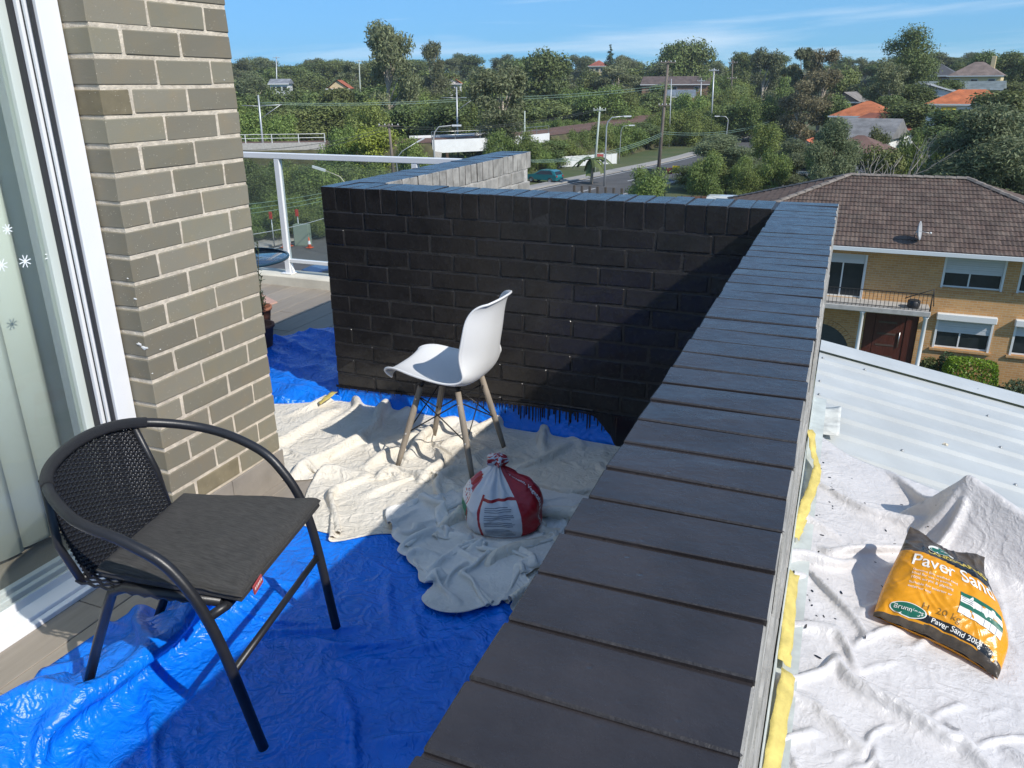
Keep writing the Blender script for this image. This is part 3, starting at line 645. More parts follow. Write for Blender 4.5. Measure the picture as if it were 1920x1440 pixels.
# ------------------------------------------------------------------ white shell chair on wooden dowel legs
wc = empty('shell_chair', (-1.500, 2.915, .02), radians(180), 'white moulded shell chair on wooden dowel legs in front of the black wall', 'chair')
SHELL = mat('white_shell_plastic', (.74, .745, .745), .38, .0, 3)
def shell_stain():
    nt = SHELL.node_tree
SHELL_P = [(.262, .418), (.258, .432), (.235, .440), (.17, .434), (.08, .420), (-.02, .408), (-.10, .405), (-.155, .418), (-.192, .452), (-.212, .50), (-.226, .56), (-.240, .63), (-.252, .70), (-.264, .755), (-.276, .79), (-.288, .805)]
SHELL_W = [.92 * w for w in (.150, .165, .182, .205, .222, .230, .232, .230, .226, .222, .218, .212, .200, .178, .155, .130)]
def cat1(a, t):
    n = len(a) - 1; x = t * n; i = min(n - 1, int(x)); f = x - i
    p0, p1, p2, p3 = a[max(0, i - 1)], a[i], a[i + 1], a[min(n, i + 2)]
    return .5 * (2 * p1 + (p2 - p0) * f + (2 * p0 - 5 * p1 + 4 * p2 - p3) * f * f + (3 * p1 - p0 - 3 * p2 + p3) * f ** 3)
def shell(u, v):
    s = u * 2 - 1; x = cat1([p[0] for p in SHELL_P], v); z = cat1([p[1] for p in SHELL_P], v); w = cat1(SHELL_W, v)
    b = abs(s) ** 2.6; bk = smooth01((v - .45) / .25)
    seat = smooth01((v - .02) / .2) * (1 - bk)
    # the side edges curl up along the seat and forward along the back
    return (x + bk * .075 * b * (1 - .7 * smooth01((v - .8) / .2)) - .035 * b * (1 - smooth01(v / .12)), s * w, z + seat * .045 * b + .012 * b * bk - .02 * b * smooth01((v - .85) / .15))
sh = MB(); sh.grid(shell, 40, 72); wc.scale = (.94, .94, .96); so_ = sh.build('seat_shell', SHELL, wc, local=True); solid(so_, .0065, 0)
rim = [shell(i / 40, 0) for i in range(41)] + [shell(1, j / 72) for j in range(1, 73)] + [shell(1 - i / 40, 1) for i in range(1, 41)] + [shell(0, 1 - j / 72) for j in range(1, 72)]
MB().tube(rim, .0052, 8, closed=True).build('rim', SHELL, so_, local=True)
st = MB(); random.seed(4)
STAIN = mat('yellowed_stain', (.56, .51, .34), .6, .2, 30)
WOODL = mat('weathered_dowel', (.33, .275, .215), .7, .3, 22, .3, 120, stretch=(1, 1, .12), col2=(.22, .19, .155))
WIRE = mat('black_wire', (.02, .02, .022), .4, metal=.3); STEEL = mat('bare_steel', (.55, .55, .55), .35, metal=.9)
LEGS = {}
for sx, sy in ((1, 1), (1, -1), (-1, 1), (-1, -1)):
    top = V((.085 if sx > 0 else -.105, sy * .125, .385)); foot = V((.195 if sx > 0 else -.195, sy * .185, 0))
    lg = MB().tube([foot, foot.lerp(top, .15), foot.lerp(top, .6), top], [.0115, .0135, .0155, .0135], 12).build('leg', WOODL, wc, local=True)
    for t in (.42, .86):
        c = foot.lerp(top, t); d = V((0, -1 if sy > 0 else -1, 0)); d = V((0, sy, 0))
        MB().tube([c + d * .012, c + d * .018], .0045, 8).build('bolt', STEEL, lg, local=True)
    MB().tube([top, V((top.x * .9, top.y * .85, .405))], .009, 8).build('mount', WIRE, lg, local=True); LEGS[sx, sy] = (foot, top)
wr = lambda a, b: MB().tube([a, b], .0032, 6).build('brace_wire', WIRE, wc, local=True)
for a, b in (((1, 1), (1, -1)), ((1, 1), (-1, 1)), ((-1, 1), (-1, -1)), ((1, -1), (-1, -1))):
    fa, ta = LEGS[a]; fb_, tb = LEGS[b]
    wr(fa.lerp(ta, .42), tb.lerp(fb_, .12)); wr(fb_.lerp(tb, .42), ta.lerp(fa, .12))
for s in (1, -1): MB().box((-.11, s * .11 - .008, .398), (.09, s * .11 + .008, .404)).build('mount_rail', WIRE, wc, local=True)
# ------------------------------------------------------------------ black wicker armchair
ch = empty('wicker_armchair', (-1.492, 1.381, 0), radians(11.96), 'black tubular armchair with a woven wicker back and charcoal seat cushion', 'chair')
BLK = mat('black_tube_paint', (.018, .019, .023), .38, .1, 30, .06, 200); WICK = mat('black_wicker', (.014, .015, .019), .32)
CUSH = mat('charcoal_weave', (.038, .036, .035), .75, .0, 26, .6, 200, col2=(.10, .096, .09), stretch=(.9, 11, 11), ramp=(.3, .75))
half = [V(p) for p in ((.262, .243, .03), (.197, .268, .395), (.118, .272, .56), (.016, .277, .631), (-.125, .264, .675), (-.26, .165, .718))]
loop = smoothline(half + [V((-.293, 0, .737))] + [V((p.x, -p.y, p.z)) for p in half[::-1]])
MB().tube(loop, .0135, 14).build('frame_loop', BLK, ch, local=True)
i0, i1 = len(loop) // 2 - 10, len(loop) // 2 + 11
MB().tube(loop[i0:i1], .0155, 14).build('wrapped_rim', mat('wrapped_vinyl', (.02, .021, .025), .5, 0, 5, .8, 400), ch, local=True)
for s in (1, -1):
    MB().tube([(.195, s * .214, .447), (-.08, s * .195, .440), (-.115, s * .20, .428), (-.14, s * .197, .38), (-.207, s * .18, .25), (-.32, s * .165, .0)], .0135, 12).build('rear_leg', BLK, ch, local=True)
    MB().tube([(-.205, s * .19, .44), (-.235, s * .205, .55), (-.262, s * .175, .712)], .010, 10).build('back_stay', BLK, ch, local=True)
MB().tube([(.186, -.262, .437), (.205, -.22, .44), (.208, 0, .438), (.205, .22, .44), (.186, .262, .437)], .0125, 10).build('front_rail', BLK, ch, local=True)
MB().tube([(.216, -.262, .27), (.216, .262, .27)], .0095, 10).build('stretcher', BLK, ch, local=True)
for s in (1, -1): MB().tube([(.216, s * .252, .275), (.218, s * .262, .27)], .012, 8).build('weld', mat('rusty_weld', (.16, .10, .06), .8), ch, local=True)
MB().tube([(-.21, -.19, .44), (-.215, 0, .44), (-.21, .19, .44)], .0115, 10).build('back_rail', BLK, ch, local=True)
def back(u, v):      # woven back surface from seat rail up to the loop, u across, v up
    s = (u * 2 - 1); w = .178 + .028 * v - .035 * v * v
    ztop = .722 - .012 * abs(s) ** 2; bx = -.208 - .068 * v - .022 * v * (1 - s * s)
    return V((bx + .012 * (abs(s) ** 2) * (1 - v), s * w, .445 + (ztop - .445) * v))
wv = MB(); rows, stakes = 46, 24
for r in range(rows):
    v = .012 + .975 * r / (rows - 1); pts = []
    for i in range(stakes * 4 + 1):
        u = i / (stakes * 4); p = back(u, v); ph = u * stakes * pi
        pts.append(p + V((.0034 * cos(ph + pi * (r % 2)), 0, 0)))
    wv.tube(pts, .0035, 4, cap=False, flat=1.0)
wv.build('woven_strands', WICK, ch, local=True)
wv = MB()
for i in range(stakes + 1):
    wv.tube([back(min(.995, max(.005, i / stakes)), v / 8) for v in range(9)], .0031, 5, cap=False)
wv.build('stakes', WICK, ch, local=True)
def seat_w(u, v): return V((-.215 + .43 * u, (-.205 + .41 * v) * (1 + .12 * u), .445 - .010 * sin(pi * u)))
wv = MB()
for r in range(34):
    wv.tube([seat_w(u / 24, (r + .5) / 34) + V((0, 0, .003 * (-1) ** (u + r))) for u in range(25)], .0036, 4, cap=False)
wv.build('seat_weave', WICK, ch, local=True)
def cushion_z(a, b): return .012 * (1 - a * a) * (1 - b * b) - .010 * exp(-((a + .35) ** 2 + b * b) / .2) + .004 * fb(a * 2.5, b * 2.5, 5, 3)
cu = MB(); nx_, ny_ = 48, 52
def cpt(a, b, top):
    ex, ey = .198, .205 + .018 * a
    rr = .018; sq = lambda q: max(-1, min(1, q))
    x, y = a * ex, b * ey
    ed = max(abs(a), abs(b)); rd = smooth01((ed - .9) / .1)
    return V((x + .052, y, (.500 + cushion_z(a, b) - .006 * rd if top else .456 + .003 * rd)))
cu.grid(lambda u, v: cpt(u * 2 - 1, v * 2 - 1, True), nx_, ny_)
cu.grid(lambda u, v: cpt(1 - u * 2, v * 2 - 1, False), nx_, ny_)
per = [(-1 + 2 * i / nx_, -1) for i in range(nx_)] + [(1, -1 + 2 * i / ny_) for i in range(ny_)] + [(1 - 2 * i / nx_, 1) for i in range(nx_)] + [(-1, 1 - 2 * i / ny_) for i in range(ny_)]
n = len(per); vs = []
for k_, (dz, bul) in enumerate(((1, 0), (.78, .006), (.5, .004), (.22, .006), (0, 0))):
    for a, b in per:
        t, bt = cpt(a, b, True), cpt(a, b, False); p = bt.lerp(t, dz); p.x += bul * (a if abs(a) == 1 else 0); p.y += bul * (b if abs(b) == 1 else 0); vs.append(p)
cu.add(vs, [(k_ * n + i, (k_ + 1) * n + i, (k_ + 1) * n + (i + 1) % n, k_ * n + (i + 1) % n) for k_ in range(4) for i in range(n)], 0, True)
cuo = cu.build('cushion', CUSH, ch, local=True)
MB().tube([cpt(a, b, True) + V((0, 0, -.012)) + V((.007 * (a if abs(a) == 1 else 0), .007 * (b if abs(b) == 1 else 0), 0)) for a, b in per], .0028, 6, closed=True).build('piping', CUSH, cuo, local=True)
RED = mat('red_tag', (.42, .07, .07), .7)
tg = MB().obox((.2635, -.165, .470), (.0015, 0, 0), (0, .022, .004), (0, -.002, .012)).build('maker_tag', RED, cuo, local=True)
tl = MB()
for i in range(5): tl.obox((.2653, -.18 + i * .0075, .469 + i * .0014), (.0002, 0, 0), (0, .0022, .0004), (0, 0, .0035))
tl.build('tag_print', mat('tag_white', (.8, .7, .7), .7), tg, local=True)
# ------------------------------------------------------------------ soil bag, twisted shut
sb = empty('soil_bag', (-1.06, 2.47, .025), 0, 'red and white plastic soil bag twisted shut on the pale cloth', 'bag')
sb.scale = (.93, .93, .90); VA = atan2(-2.47, 1.06)           # the bag's printed front faces the terrace side the picture is taken from
SP = [(.02, .0), (.140, .0), (.162, .012), (.170, .04), (.170, .075), (.165, .105), (.150, .135), (.124, .165), (.094, .193), (.064, .221), (.036, .248), (.022, .268)]
def bag_s(phi, t):                # phi around (0 = front, + = right seen from the front), t up the profile
    r = cat1([p[0] for p in SP], t); z = cat1([p[1] for p in SP], t)
    k = smooth01(t / .3) * (1 - smooth01((t - .75) / .2)); c4 = 1 + .10 * k * (cos(4 * (phi - .9)) * .6 + .3 * cos(2 * phi - .5))
    ple = smooth01((t - .5) / .3) * (1 - smooth01((t - .93) / .07))
    r = r * c4 * (1 + .07 * ple * sin(phi * 9 + 1.5 * sin(phi * 2)) + .05 * ple * sin(phi * 17)) + .010 * fb(phi * 1.9, t * 6, 3, 4) * k + .006 * ridge(phi * .17, t * .27, 14, 2.2, 1.5, .8, .8) * k
    dq = math.remainder(phi - 1.25, 2 * pi); cn = exp(-(dq / .55) ** 2) * smooth01((t - .35) / .2) * (1 - smooth01((t - .62) / .3)); r += .020 * cn; z += .038 * cn + .004 * fb(phi * 2, t * 6, 8, 3) * k
    a = VA + phi
    lean = smooth01(t) * .02
    return V((r * cos(a) + lean * cos(VA - 1.8), r * sin(a) * .92 + lean * sin(VA - 1.8), z))
PRED = mat('bag_red_film', (.36, .012, .022), .3, .1, 9, .25, 60); PWHT = mat('bag_white_film', (.62, .63, .66), .32, .04, 9, .25, 60)
PGRN = mat('bag_green_film', (.01, .19, .085), .32); PINK = mat('bag_print_grey', (.14, .16, .20), .5); PWT = mat('bag_print_white', (.75, .74, .75), .4)
def bag_col(ph, t):
    d = math.degrees(ph)
    if 26 <= d < 118: return 0
    if -34 <= d < 26:
        if t < .13: return 0 if t > .02 else 1
        if -34 <= d < -30 and t < .66: return 0
        if .60 < t < .635: return 0
        return 1
    if -66 < d < -62 and t < .62: return 0
    if d < -60 and d > -150:
        if .64 < t < .80: return 0
        if .30 < t < .45: return 2
        if -112 < d < -70 and .5 < t < .62 and fb(d * .2, t * 30, 4, 2) > .25: return 0
    if d < -150 or d >= 118: return 0 if t > .3 else 1
    return 1
mb = MB(); nu, nv = 180, 66
vs = [bag_s(-pi + 2 * pi * i / nu, j / nv) for j in range(nv + 1) for i in range(nu)]
fs, mi = [], []
for j in range(nv):
    for i in range(nu):
        fs.append((j * nu + i, j * nu + (i + 1) % nu, (j + 1) * nu + (i + 1) % nu, (j + 1) * nu + i)); mi.append(bag_col(-pi + 2 * pi * (i + .5) / nu, (j + .5) / nv))
mb.add(vs, fs, 0, True); mb.mi = mi; mb.f.append(tuple(range(nu))[::-1]); mb.mi.append(1); mb.sm.append(False)
bo = mb.build('bag_body', [PRED, PWHT, PGRN], sb, local=True)
kn = MB(); top = bag_s(0, 1.); top = V((sum(bag_s(a, 1.).x for a in (0, 1.57, 3.14, 4.71)) / 4, sum(bag_s(a, 1.).y for a in (0, 1.57, 3.14, 4.71)) / 4, top.z))
def knot(u, v):
    a = u * 2 * pi; t = v; r = (.021 + .016 * sin(pi * min(1, t * 1.15)) * (t > .0)) * (1 - smooth01((t - .8) / .2) * .95); w = 1 + .28 * sin(a * 5 + t * 6) + .15 * sin(a * 11 + t * 15)
    return (top.x + r * w * cos(a + t * 1.3), top.y + r * w * sin(a + t * 1.3), top.z - .006 + t * .055)
kn.grid(knot, 60, 20); kn.mi = [0 if fb(i % 60 * .22, i // 60 * .3, 5, 2) > -.05 else 1 for i in range(len(kn.f))]
kn.build('twisted_neck', [PRED, PWHT], sb, local=True)
def put_text(mb, s, size, fn, bold=0., mi=0, off=(0, 0)):
    vs, fs, w = text2d(s, size, bold); mb.add([fn(x + off[0], y + off[1]) for x, y, z in vs], fs, mi); return w
lens = [0.]
for i in range(60): lens.append(lens[-1] + (bag_s(1.05, .97 - .95 * (i + 1) / 60) - bag_s(1.05, .97 - .95 * i / 60)).length)
def down(s):
    for i in range(60):
        if s <= lens[i + 1]: return .97 - .95 * (i + (s - lens[i]) / (lens[i + 1] - lens[i])) / 60
    return .02
def bag_txt(x, y):
    t = down(x + .035); p = bag_s(1.0 + (y - .008) / .165 - .25 * smooth01((t - .7) / .3), t); q = bag_s(1.0, max(.05, t)); n = (V((p.x, p.y, .10)) - V((0, 0, .10))).normalized(); return p + (V((n.x, n.y, .35))).normalized() * .0016
mb = MB(); put_text(mb, 'Tomato, Vegetable & Herb', .026, bag_txt, .0004); mb.build('name_print', PWT, bo, local=True)
mb = MB(); random.seed(6)
for k in range(17):
    t = .20 + k * .0215; a0, a1 = -.42, random.uniform(.15, .33)
    if k in (5, 9, 13): continue
    n = 12; vs = []
    for i in range(n + 1):
        for dt in (0, .0075):
            p = bag_s(a0 + (a1 - a0) * i / n, t + dt); r = V((p.x, p.y, 0)).normalized(); vs.append(p + r * .0012 + V((0, 0, .0002)))
    mb.add(vs, [(2 * i, 2 * i + 2, 2 * i + 3, 2 * i + 1) for i in range(n)])
mb.build('label_print', PINK, bo, local=True)
# ------------------------------------------------------------------ paver sand bag lying on the sheet
BL, BR = V((.232, 2.10, .184)), V((.540, 2.055, .124))
e1 = (BR - BL).normalized(); nr = V((.18, 0, 1)).normalized(); e2 = nr.cross(e1).normalized(); TLT = radians(24); e2 = (e2 * cos(TLT) + nr * sin(TLT)).normalized(); e3 = e1.cross(e2).normalized()
BW, BH = .318, .355
pb = empty('sand_bag', BL + e1 * .16, 0, 'orange printed bag of paver sand lying on the white sheet over the roof', 'bag')
def sbp(u, v, side=1):          # u 0..1 along the bottom, v 0..1 up
    lx = -.015 + .065 * smooth01(v / .9) + .03 * sin(pi * v) * -.6; rx = 1.0 + .03 * sin(pi * min(1, v * 1.6)) - .28 * smooth01((v - .25) / .75)
    x = (lx + (rx - lx) * u) * BW; y = v * BH + .012 * sin(u * 7 + 1) * smooth01((v - .8) / .2) - .028 * (1 - v) * sin(pi * u) * -.35 - .02 * (1 - v) * u ** 6
    th = .062 * (max(0, 1 - abs(2 * u - 1) ** 3.2)) ** .6 * (max(0, 1 - abs(2 * v ** .85 - 1) ** 2.6)) ** .6 * (1 - .62 * smooth01((v - .62) / .25))
    wr_ = .0035 * ridge(x * 1.3, y * 1.3, 20, 3.3, 2.2, .7, .8, 1.3) + .005 * fb(x * 12, y * 12, 4, 3) + .0018 * ridge(x, y, 34, 1.3, 2.5, 2.2, .9, 1.5) + .006 * smooth01((v - .7) / .1) * ridge(x, y, 22, 6, 3, .1, .8)
    wr_ += .004 * smooth01((.16 - v) / .16) * abs(sin(u * 24))
    return BL + e1 * x + e2 * y + e3 * (.022 + side * (th + (wr_ if side > 0 else 0)) - .02 * smooth01((v - .7) / .3))
SORG = mat('bag_orange_film', (.72, .30, .008), .25, .05, 8, .2, 50); SBLK = mat('bag_black_film', (.016, .018, .02), .22, .1, 8, .3, 50)
SDRK = mat('bag_clear_film_over_sand', (.040, .030, .022), .3, .45, 16, .35, 45, col2=(.10, .075, .05)); SGRN = mat('bag_green_print', (.012, .13, .08), .3); SWHT = mat('bag_white_print', (.78, .76, .70), .35); SYEL = mat('bag_yellow_print', (.62, .46, .06), .35)
def sb_col(u, v):
    if v > .69 - .03 * u + .02 * sin(u * 9): return 2 if (v < .79 and u > .2) or (.45 < u < .62 and v < .85) else 1
    if v > .62 and v > .69 - .10 * u: return 2 if u > .45 else 1
    if .047 < v < .108 and .24 < u < .90: return 2
    if v < .03 + .02 * u or (u > .93 and v < .08): return 1
    return 0
mb = MB(); nu, nv = 110, 120
mb.grid(lambda u, v: sbp(u, v), nu, nv); mb.mi = [sb_col((i % nu + .5) / nu, (i // nu + .5) / nv) for i in range(nu * nv)]
n0 = len(mb.f); mb.grid(lambda u, v: sbp(1 - u, v, -1), 40, 40)
b2 = mb.build('bag_body', [SORG, SDRK, SBLK], pb)
def on_bag(x, y):               # print coordinates in metres across the bag face
    u, v = x / BW, y / BH; return sbp(u, v) + e3 * .0014
mb = MB()
put_text(mb, 'Paver Sand', .056, on_bag, .0006, 0, (.040, .186)); 
for i, s in enumerate(('Genuine fine washed sand', 'Ideal for use in paving,', '100% acrylic & planting', 'Suitable for interior or', 'exterior use')):
    put_text(mb, s, .0115, on_bag, 0, 0, (.050, .164 - i * .0145 - (.004 if i > 2 else 0)))
put_text(mb, 'Paver Sand 20kg', .019, on_bag, .0002, 0, (.130, .0225)); tag(mb.build('white_lettering', SWHT, b2), kind='stuff')
mb = MB(); put_text(mb, '20 kg', .028, on_bag, -.0002, 0, (.132, .050)); put_text(mb, 'H', .026, on_bag, -.0002, 0, (.098, .050)); mb.build('weight_lettering', mat('bag_dark_print', (.22, .12, .02), .4), b2)
mb = MB(); put_text(mb, 'LANDSCAPING', .030, on_bag, .001, 0, (.085, .247)); mb.build('yellow_lettering', SYEL, b2)
def oval(c, a, b, lift):
    n = 28; r = [on_bag(c[0] + a * cos(t), c[1] + b * sin(t)) + e3 * lift for t in [2 * pi * i / n for i in range(n)]]; return [on_bag(*c) + e3 * lift] + r, [(0, 1 + i, 1 + (i + 1) % n) for i in range(n)]
for c, a, b, s in (((.072, .034), .042, .017, .0185), ((.135, .290), .046, .018, .021)):
    mb = MB(); mb.add(*oval(c, a * 1.07, b * 1.12, .0008), 0); mb.add(*oval(c, a, b, .0014), 1); put_text(mb, 'Brunnings', s, lambda x, y: on_bag(x, y) + e3 * .0026, 0, 0, (c[0] - a * .86, c[1] - b * .32)); mb.build('brand_oval', [SWHT, SGRN], b2)
mb = MB()
def patch(x0, x1, y0, y1, lift, mi):
    n = 10; mb.grid(lambda u, v: on_bag(x0 + (x1 - x0) * u, y0 + (y1 - y0) * v) + e3 * lift, n, 3, mi)
X0, X1, Y0_, Y1_ = .178, .290, .078, .148
patch(X0, X1, Y0_, Y1_, .0006, 0); patch(X0, X1, Y1_ - .013, Y1_, .0011, 1); patch(X0, X1, Y0_ + .022, Y0_ + .036, .0011, 1)
for i in range(1, 7): patch(X0 + i * .016, X0 + i * .016 + .0009, Y0_ + .001, Y0_ + .0215, .0010, 2)
for i in range(3, 7): patch(X0 + i * .016 - .01, X0 + i * .016 - .0091, Y0_ + .037, Y1_ - .0135, .0010, 2)
for i in range(3): patch(X0 + .003, X0 + .032, Y0_ + .041 + i * .006, Y0_ + .0425 + i * .006, .0010, 2)
mb.build('data_table', [SWHT, SGRN, PINK], b2)
PS = coons([(-.004, 1.0), (-.004, 1.8), (-.004, 2.6), (.0, 3.26)], [(.40, 1.30), (.85, 1.75), (1.2, 2.3), (1.3, 3.02)], [(-.004, 1.0), (.12, 1.12), (.25, 1.22), (.40, 1.30)], [(.0, 3.26), (.2, 3.12), (.6, 3.15), (1.0, 3.08), (1.3, 3.02)], 110, 140)
def hump(x, y):                 # a full bag standing on the roof under the sheet
    a, b = (x - .50) * .87 - (y - 2.74) * .49, (x - .50) * .49 + (y - 2.74) * .87
    h = .265 - np.maximum(0, -b) * 2.2 - np.maximum(0, b) * .8 - np.maximum(0, -a) * 2.0 - np.maximum(0, a) * .22; return np.maximum(0, h)
zroof = lambda x, y: .2 + .024 + SL * x + hump(x, y)
def wallx(X, t): X[..., 0] = np.maximum(X[..., 0], -.008); return X
XS = drape(PS, lambda x: 1.13, lambda y: 1.12, lambda x, y: .06, 3.5, zroof, wallx, bend=.25, seed=9.)
rs = sim_sheet('drop_sheet', XS, PLAS, .0012); tag(rs, 'creased white drop sheet spread over the metal roof beside the wall', 'drop sheet')
# dried paint spots on the sheet near the wall
speck = MB(); random.seed(41)
nvs, nus = XS.shape[:2]
for k in range(70):
    i = int(abs(random.gauss(0, .16)) * nus); j = int(random.uniform(.35, .93) * nvs)
    if i > nus - 3: continue
    c = V(tuple(float(q) for q in XS[j, i])); n = (V(tuple(map(float, XS[j, i + 1]))) - c).cross(V(tuple(map(float, XS[j + 1, i]))) - c).normalized(); n = n if n.z > 0 else -n
    u = n.orthogonal().normalized(); w = n.cross(u); a0 = random.uniform(0, 6.28); u, w = u * cos(a0) + w * sin(a0), w * cos(a0) - u * sin(a0); s = random.uniform(.0012, .0042); st = random.uniform(1, 3.5); c = c + n * .0026
    speck.add([c + u * cos(t) * s * st + w * sin(t) * s for t in [q * pi / 3 for q in range(6)]], [tuple(range(6))])
tag(speck.build('paint_specks', MATS['wet_black_paint'], rs), kind='stuff')
# ------------------------------------------------------------------ small things on the roof edge and terrace
Z = lambda p, h=0: (p[0], p[1], roofz(p[0]) + .03 + h)
NEARLAB = 'long yellow masking tape strip along the wall foot at the bottom edge'
def rtape(px, w, label, seed, up=V((.55, 0, .83)), amp=.008):
    pts = []
    for x, y, h in px:
        d = ray(x, y); t = (RZ + h - ZC) / (d.z - SL * d.x); pts.append(V((0, 0, ZC)) + d * t)
    return tape('masking_tape', pts, w, YTAPE, label, up, 'yellow tapes along the wall foot', seed, amp)
rtape([(1517, 808, .09), (1523, 850, .075), (1531, 880, .06), (1522, 915, .06), (1507, 950, .06), (1496, 985, .06), (1488, 1010, .05)], .018, 'crumpled yellow masking tape hanging off the outer wall face near the sheet top', 4, amp=.012)
rtape([(1486, 1075, .06), (1480, 1130, .06), (1474, 1190, .06), (1468, 1245, .06)], .019, 'flat yellow masking tape strip in the middle of the wall foot', 9)
rtape([(1477, 1262, .06), (1464, 1330, .06), (1452, 1400, .06), (1440, 1470, .06)], .021, NEARLAB, 12)
# roof sheet debris
d = ray(1772, 837); t = (RZ - ZC) / (d.z - SL * d.x); p = V((0, 0, ZC)) + d * t; mb = MB(); random.seed(9)
q = [(V((cos(a) * sin(b), sin(a) * sin(b), cos(b))) * random.uniform(.7, 1.2)) for b in (.5, 1.2, 1.9, 2.6) for a in [i * pi / 4 for i in range(8)]]
q = [V((v.x * .014, v.y * .010, v.z * .009)) + p + V((0, 0, .008)) for v in q]
mb.add(q, [(j * 8 + i, (j + 1) * 8 + i, (j + 1) * 8 + (i + 1) % 8, j * 8 + (i + 1) % 8) for j in range(3) for i in range(8)] + [tuple(range(8)), tuple(range(24, 32))[::-1]])
tag(mb.build('mortar_lump', mat('mortar_lump', (.62, .56, .44), .9, .2, 90)), 'small cream lump of mortar lying alone on the white metal roof', 'debris')
mb = MB(); a = V((.005, 3.42, roofz(0) + .027)); b = V((.115, 3.40, roofz(.115) + .06))
mb.grid(lambda u, v: (a.x + (b.x - a.x) * u, 3.30 + .30 * v + .03 * u, roofz(a.x + (b.x - a.x) * u) + .027 + .02 * u * u * (.4 + v) + .004 * sin(v * 9)), 8, 10)
o = mb.build('flashing_flap', mat('dirty_white_flashing', (.62, .62, .57), .5, .25, 14)); solid(o, .002); tag(o, 'bent white flashing flap at the wall above the sheet', 'flashing')
# glass table, plant, floor tile beyond the pillar
tc_ = onz(442, 483, .45); tx_, ty_, tr_ = tc_.x, tc_.y, .36
tb = empty('glass_table', (tx_, ty_, 0), 0, 'round blue tinted glass table half hidden behind the pillar', 'table')
MB().lathe([(.0, .442), (tr_ - .006, .442), (tr_, .446), (tr_ - .006, .450), (.0, .450)], (tx_, ty_, 0), 48, cap=False).build('table_top', glass_mat('blue_table_glass', (.04, .10, .20), .45), tb)
MB().lathe([(tr_ - .004, .436), (tr_ + .010, .436), (tr_ + .013, .446), (tr_ + .010, .453), (tr_ - .004, .453)], (tx_, ty_, 0), 48, cap=False).build('rim', mat('dark_glass_edge', (.02, .05, .08), .2), tb)
MB().lathe([(.17, 0), (.17, .015), (.03, .03), (.025, .42), (.12, .434)], (tx_, ty_, 0), 20).build('pedestal', BLK, tb)
def spiky_plant(name, loc, n, h, spread, m, label, pot):
    r = empty(name, loc, 0, label, 'plant', None); mb = MB(); st = MB()
    for i in range(n):
        a = random.uniform(0, 2 * pi); l = h * random.uniform(.5, 1); tip = V((cos(a), sin(a), 0)) * spread * random.uniform(.2, 1) + V((0, 0, l)); b0 = V((cos(a) * .03, sin(a) * .03, pot * .9))
        pts = [b0.lerp(tip + V((0, 0, pot)), t / 6) + V((0, 0, .05 * sin(pi * t / 6))) for t in range(7)]; st.tube(pts, .0025, 4, cap=False)
        for k in range(26):
            t = random.random() * .85 + .15; p = b0.lerp(tip + V((0, 0, pot)), t) + V((0, 0, .05 * sin(pi * t))); d = V((random.gauss(0, 1), random.gauss(0, 1), random.gauss(.7, .7))).normalized(); s = d.orthogonal().normalized() * .0028
            e = p + d * random.uniform(.018, .035); mb.add([p - s, p + s, e + s * .5, e - s * .5], [(0, 1, 2, 3)])
    mb.build('foliage', m, r, local=True); st.build('stems', mat('plant_stem', (.10, .08, .04), .8), r, local=True)
    MB().lathe([(.075, 0), (.08, .01), (.10, pot), (.108, pot), (.108, pot * 1.12), (.095, pot * 1.12), (.093, pot * .95), (.0, pot * .93)], (0, 0, 0), 24, cap=False).build('pot', mat('terracotta_pot', (.30, .12, .07), .8, .15, 12), r, local=True)
    return r
random.seed(21)
ROSE = mat('rosemary_leaf', (.045, .075, .035), .6, island=.4)
spiky_plant('potted_plant', onz(488, 654, 0), 26, .26, .085, ROSE, 'dark needle-leaved potted plant at the pillar edge in shade', .15)
spiky_plant('potted_plant', onz(485, 622, 0), 40, .46, .10, ROSE, 'taller sunlit needle-leaved plant behind the pillar edge', .16)
q = [onz(x, y, .006) for x, y in ((488, 551), (520, 567), (503, 572), (485, 566))]; mb = MB()
mb.prism([(p.x, p.y) for p in q][::-1] if (q[1] - q[0]).cross(q[2] - q[0]).z < 0 else [(p.x, p.y) for p in q], .002, .012); tag(mb.build('loose_tile', mat('pink_terracotta', (.52, .33, .27), .8, .08, 20)), 'loose pinkish terracotta tile lying on the terrace beyond the pillar', 'tile')
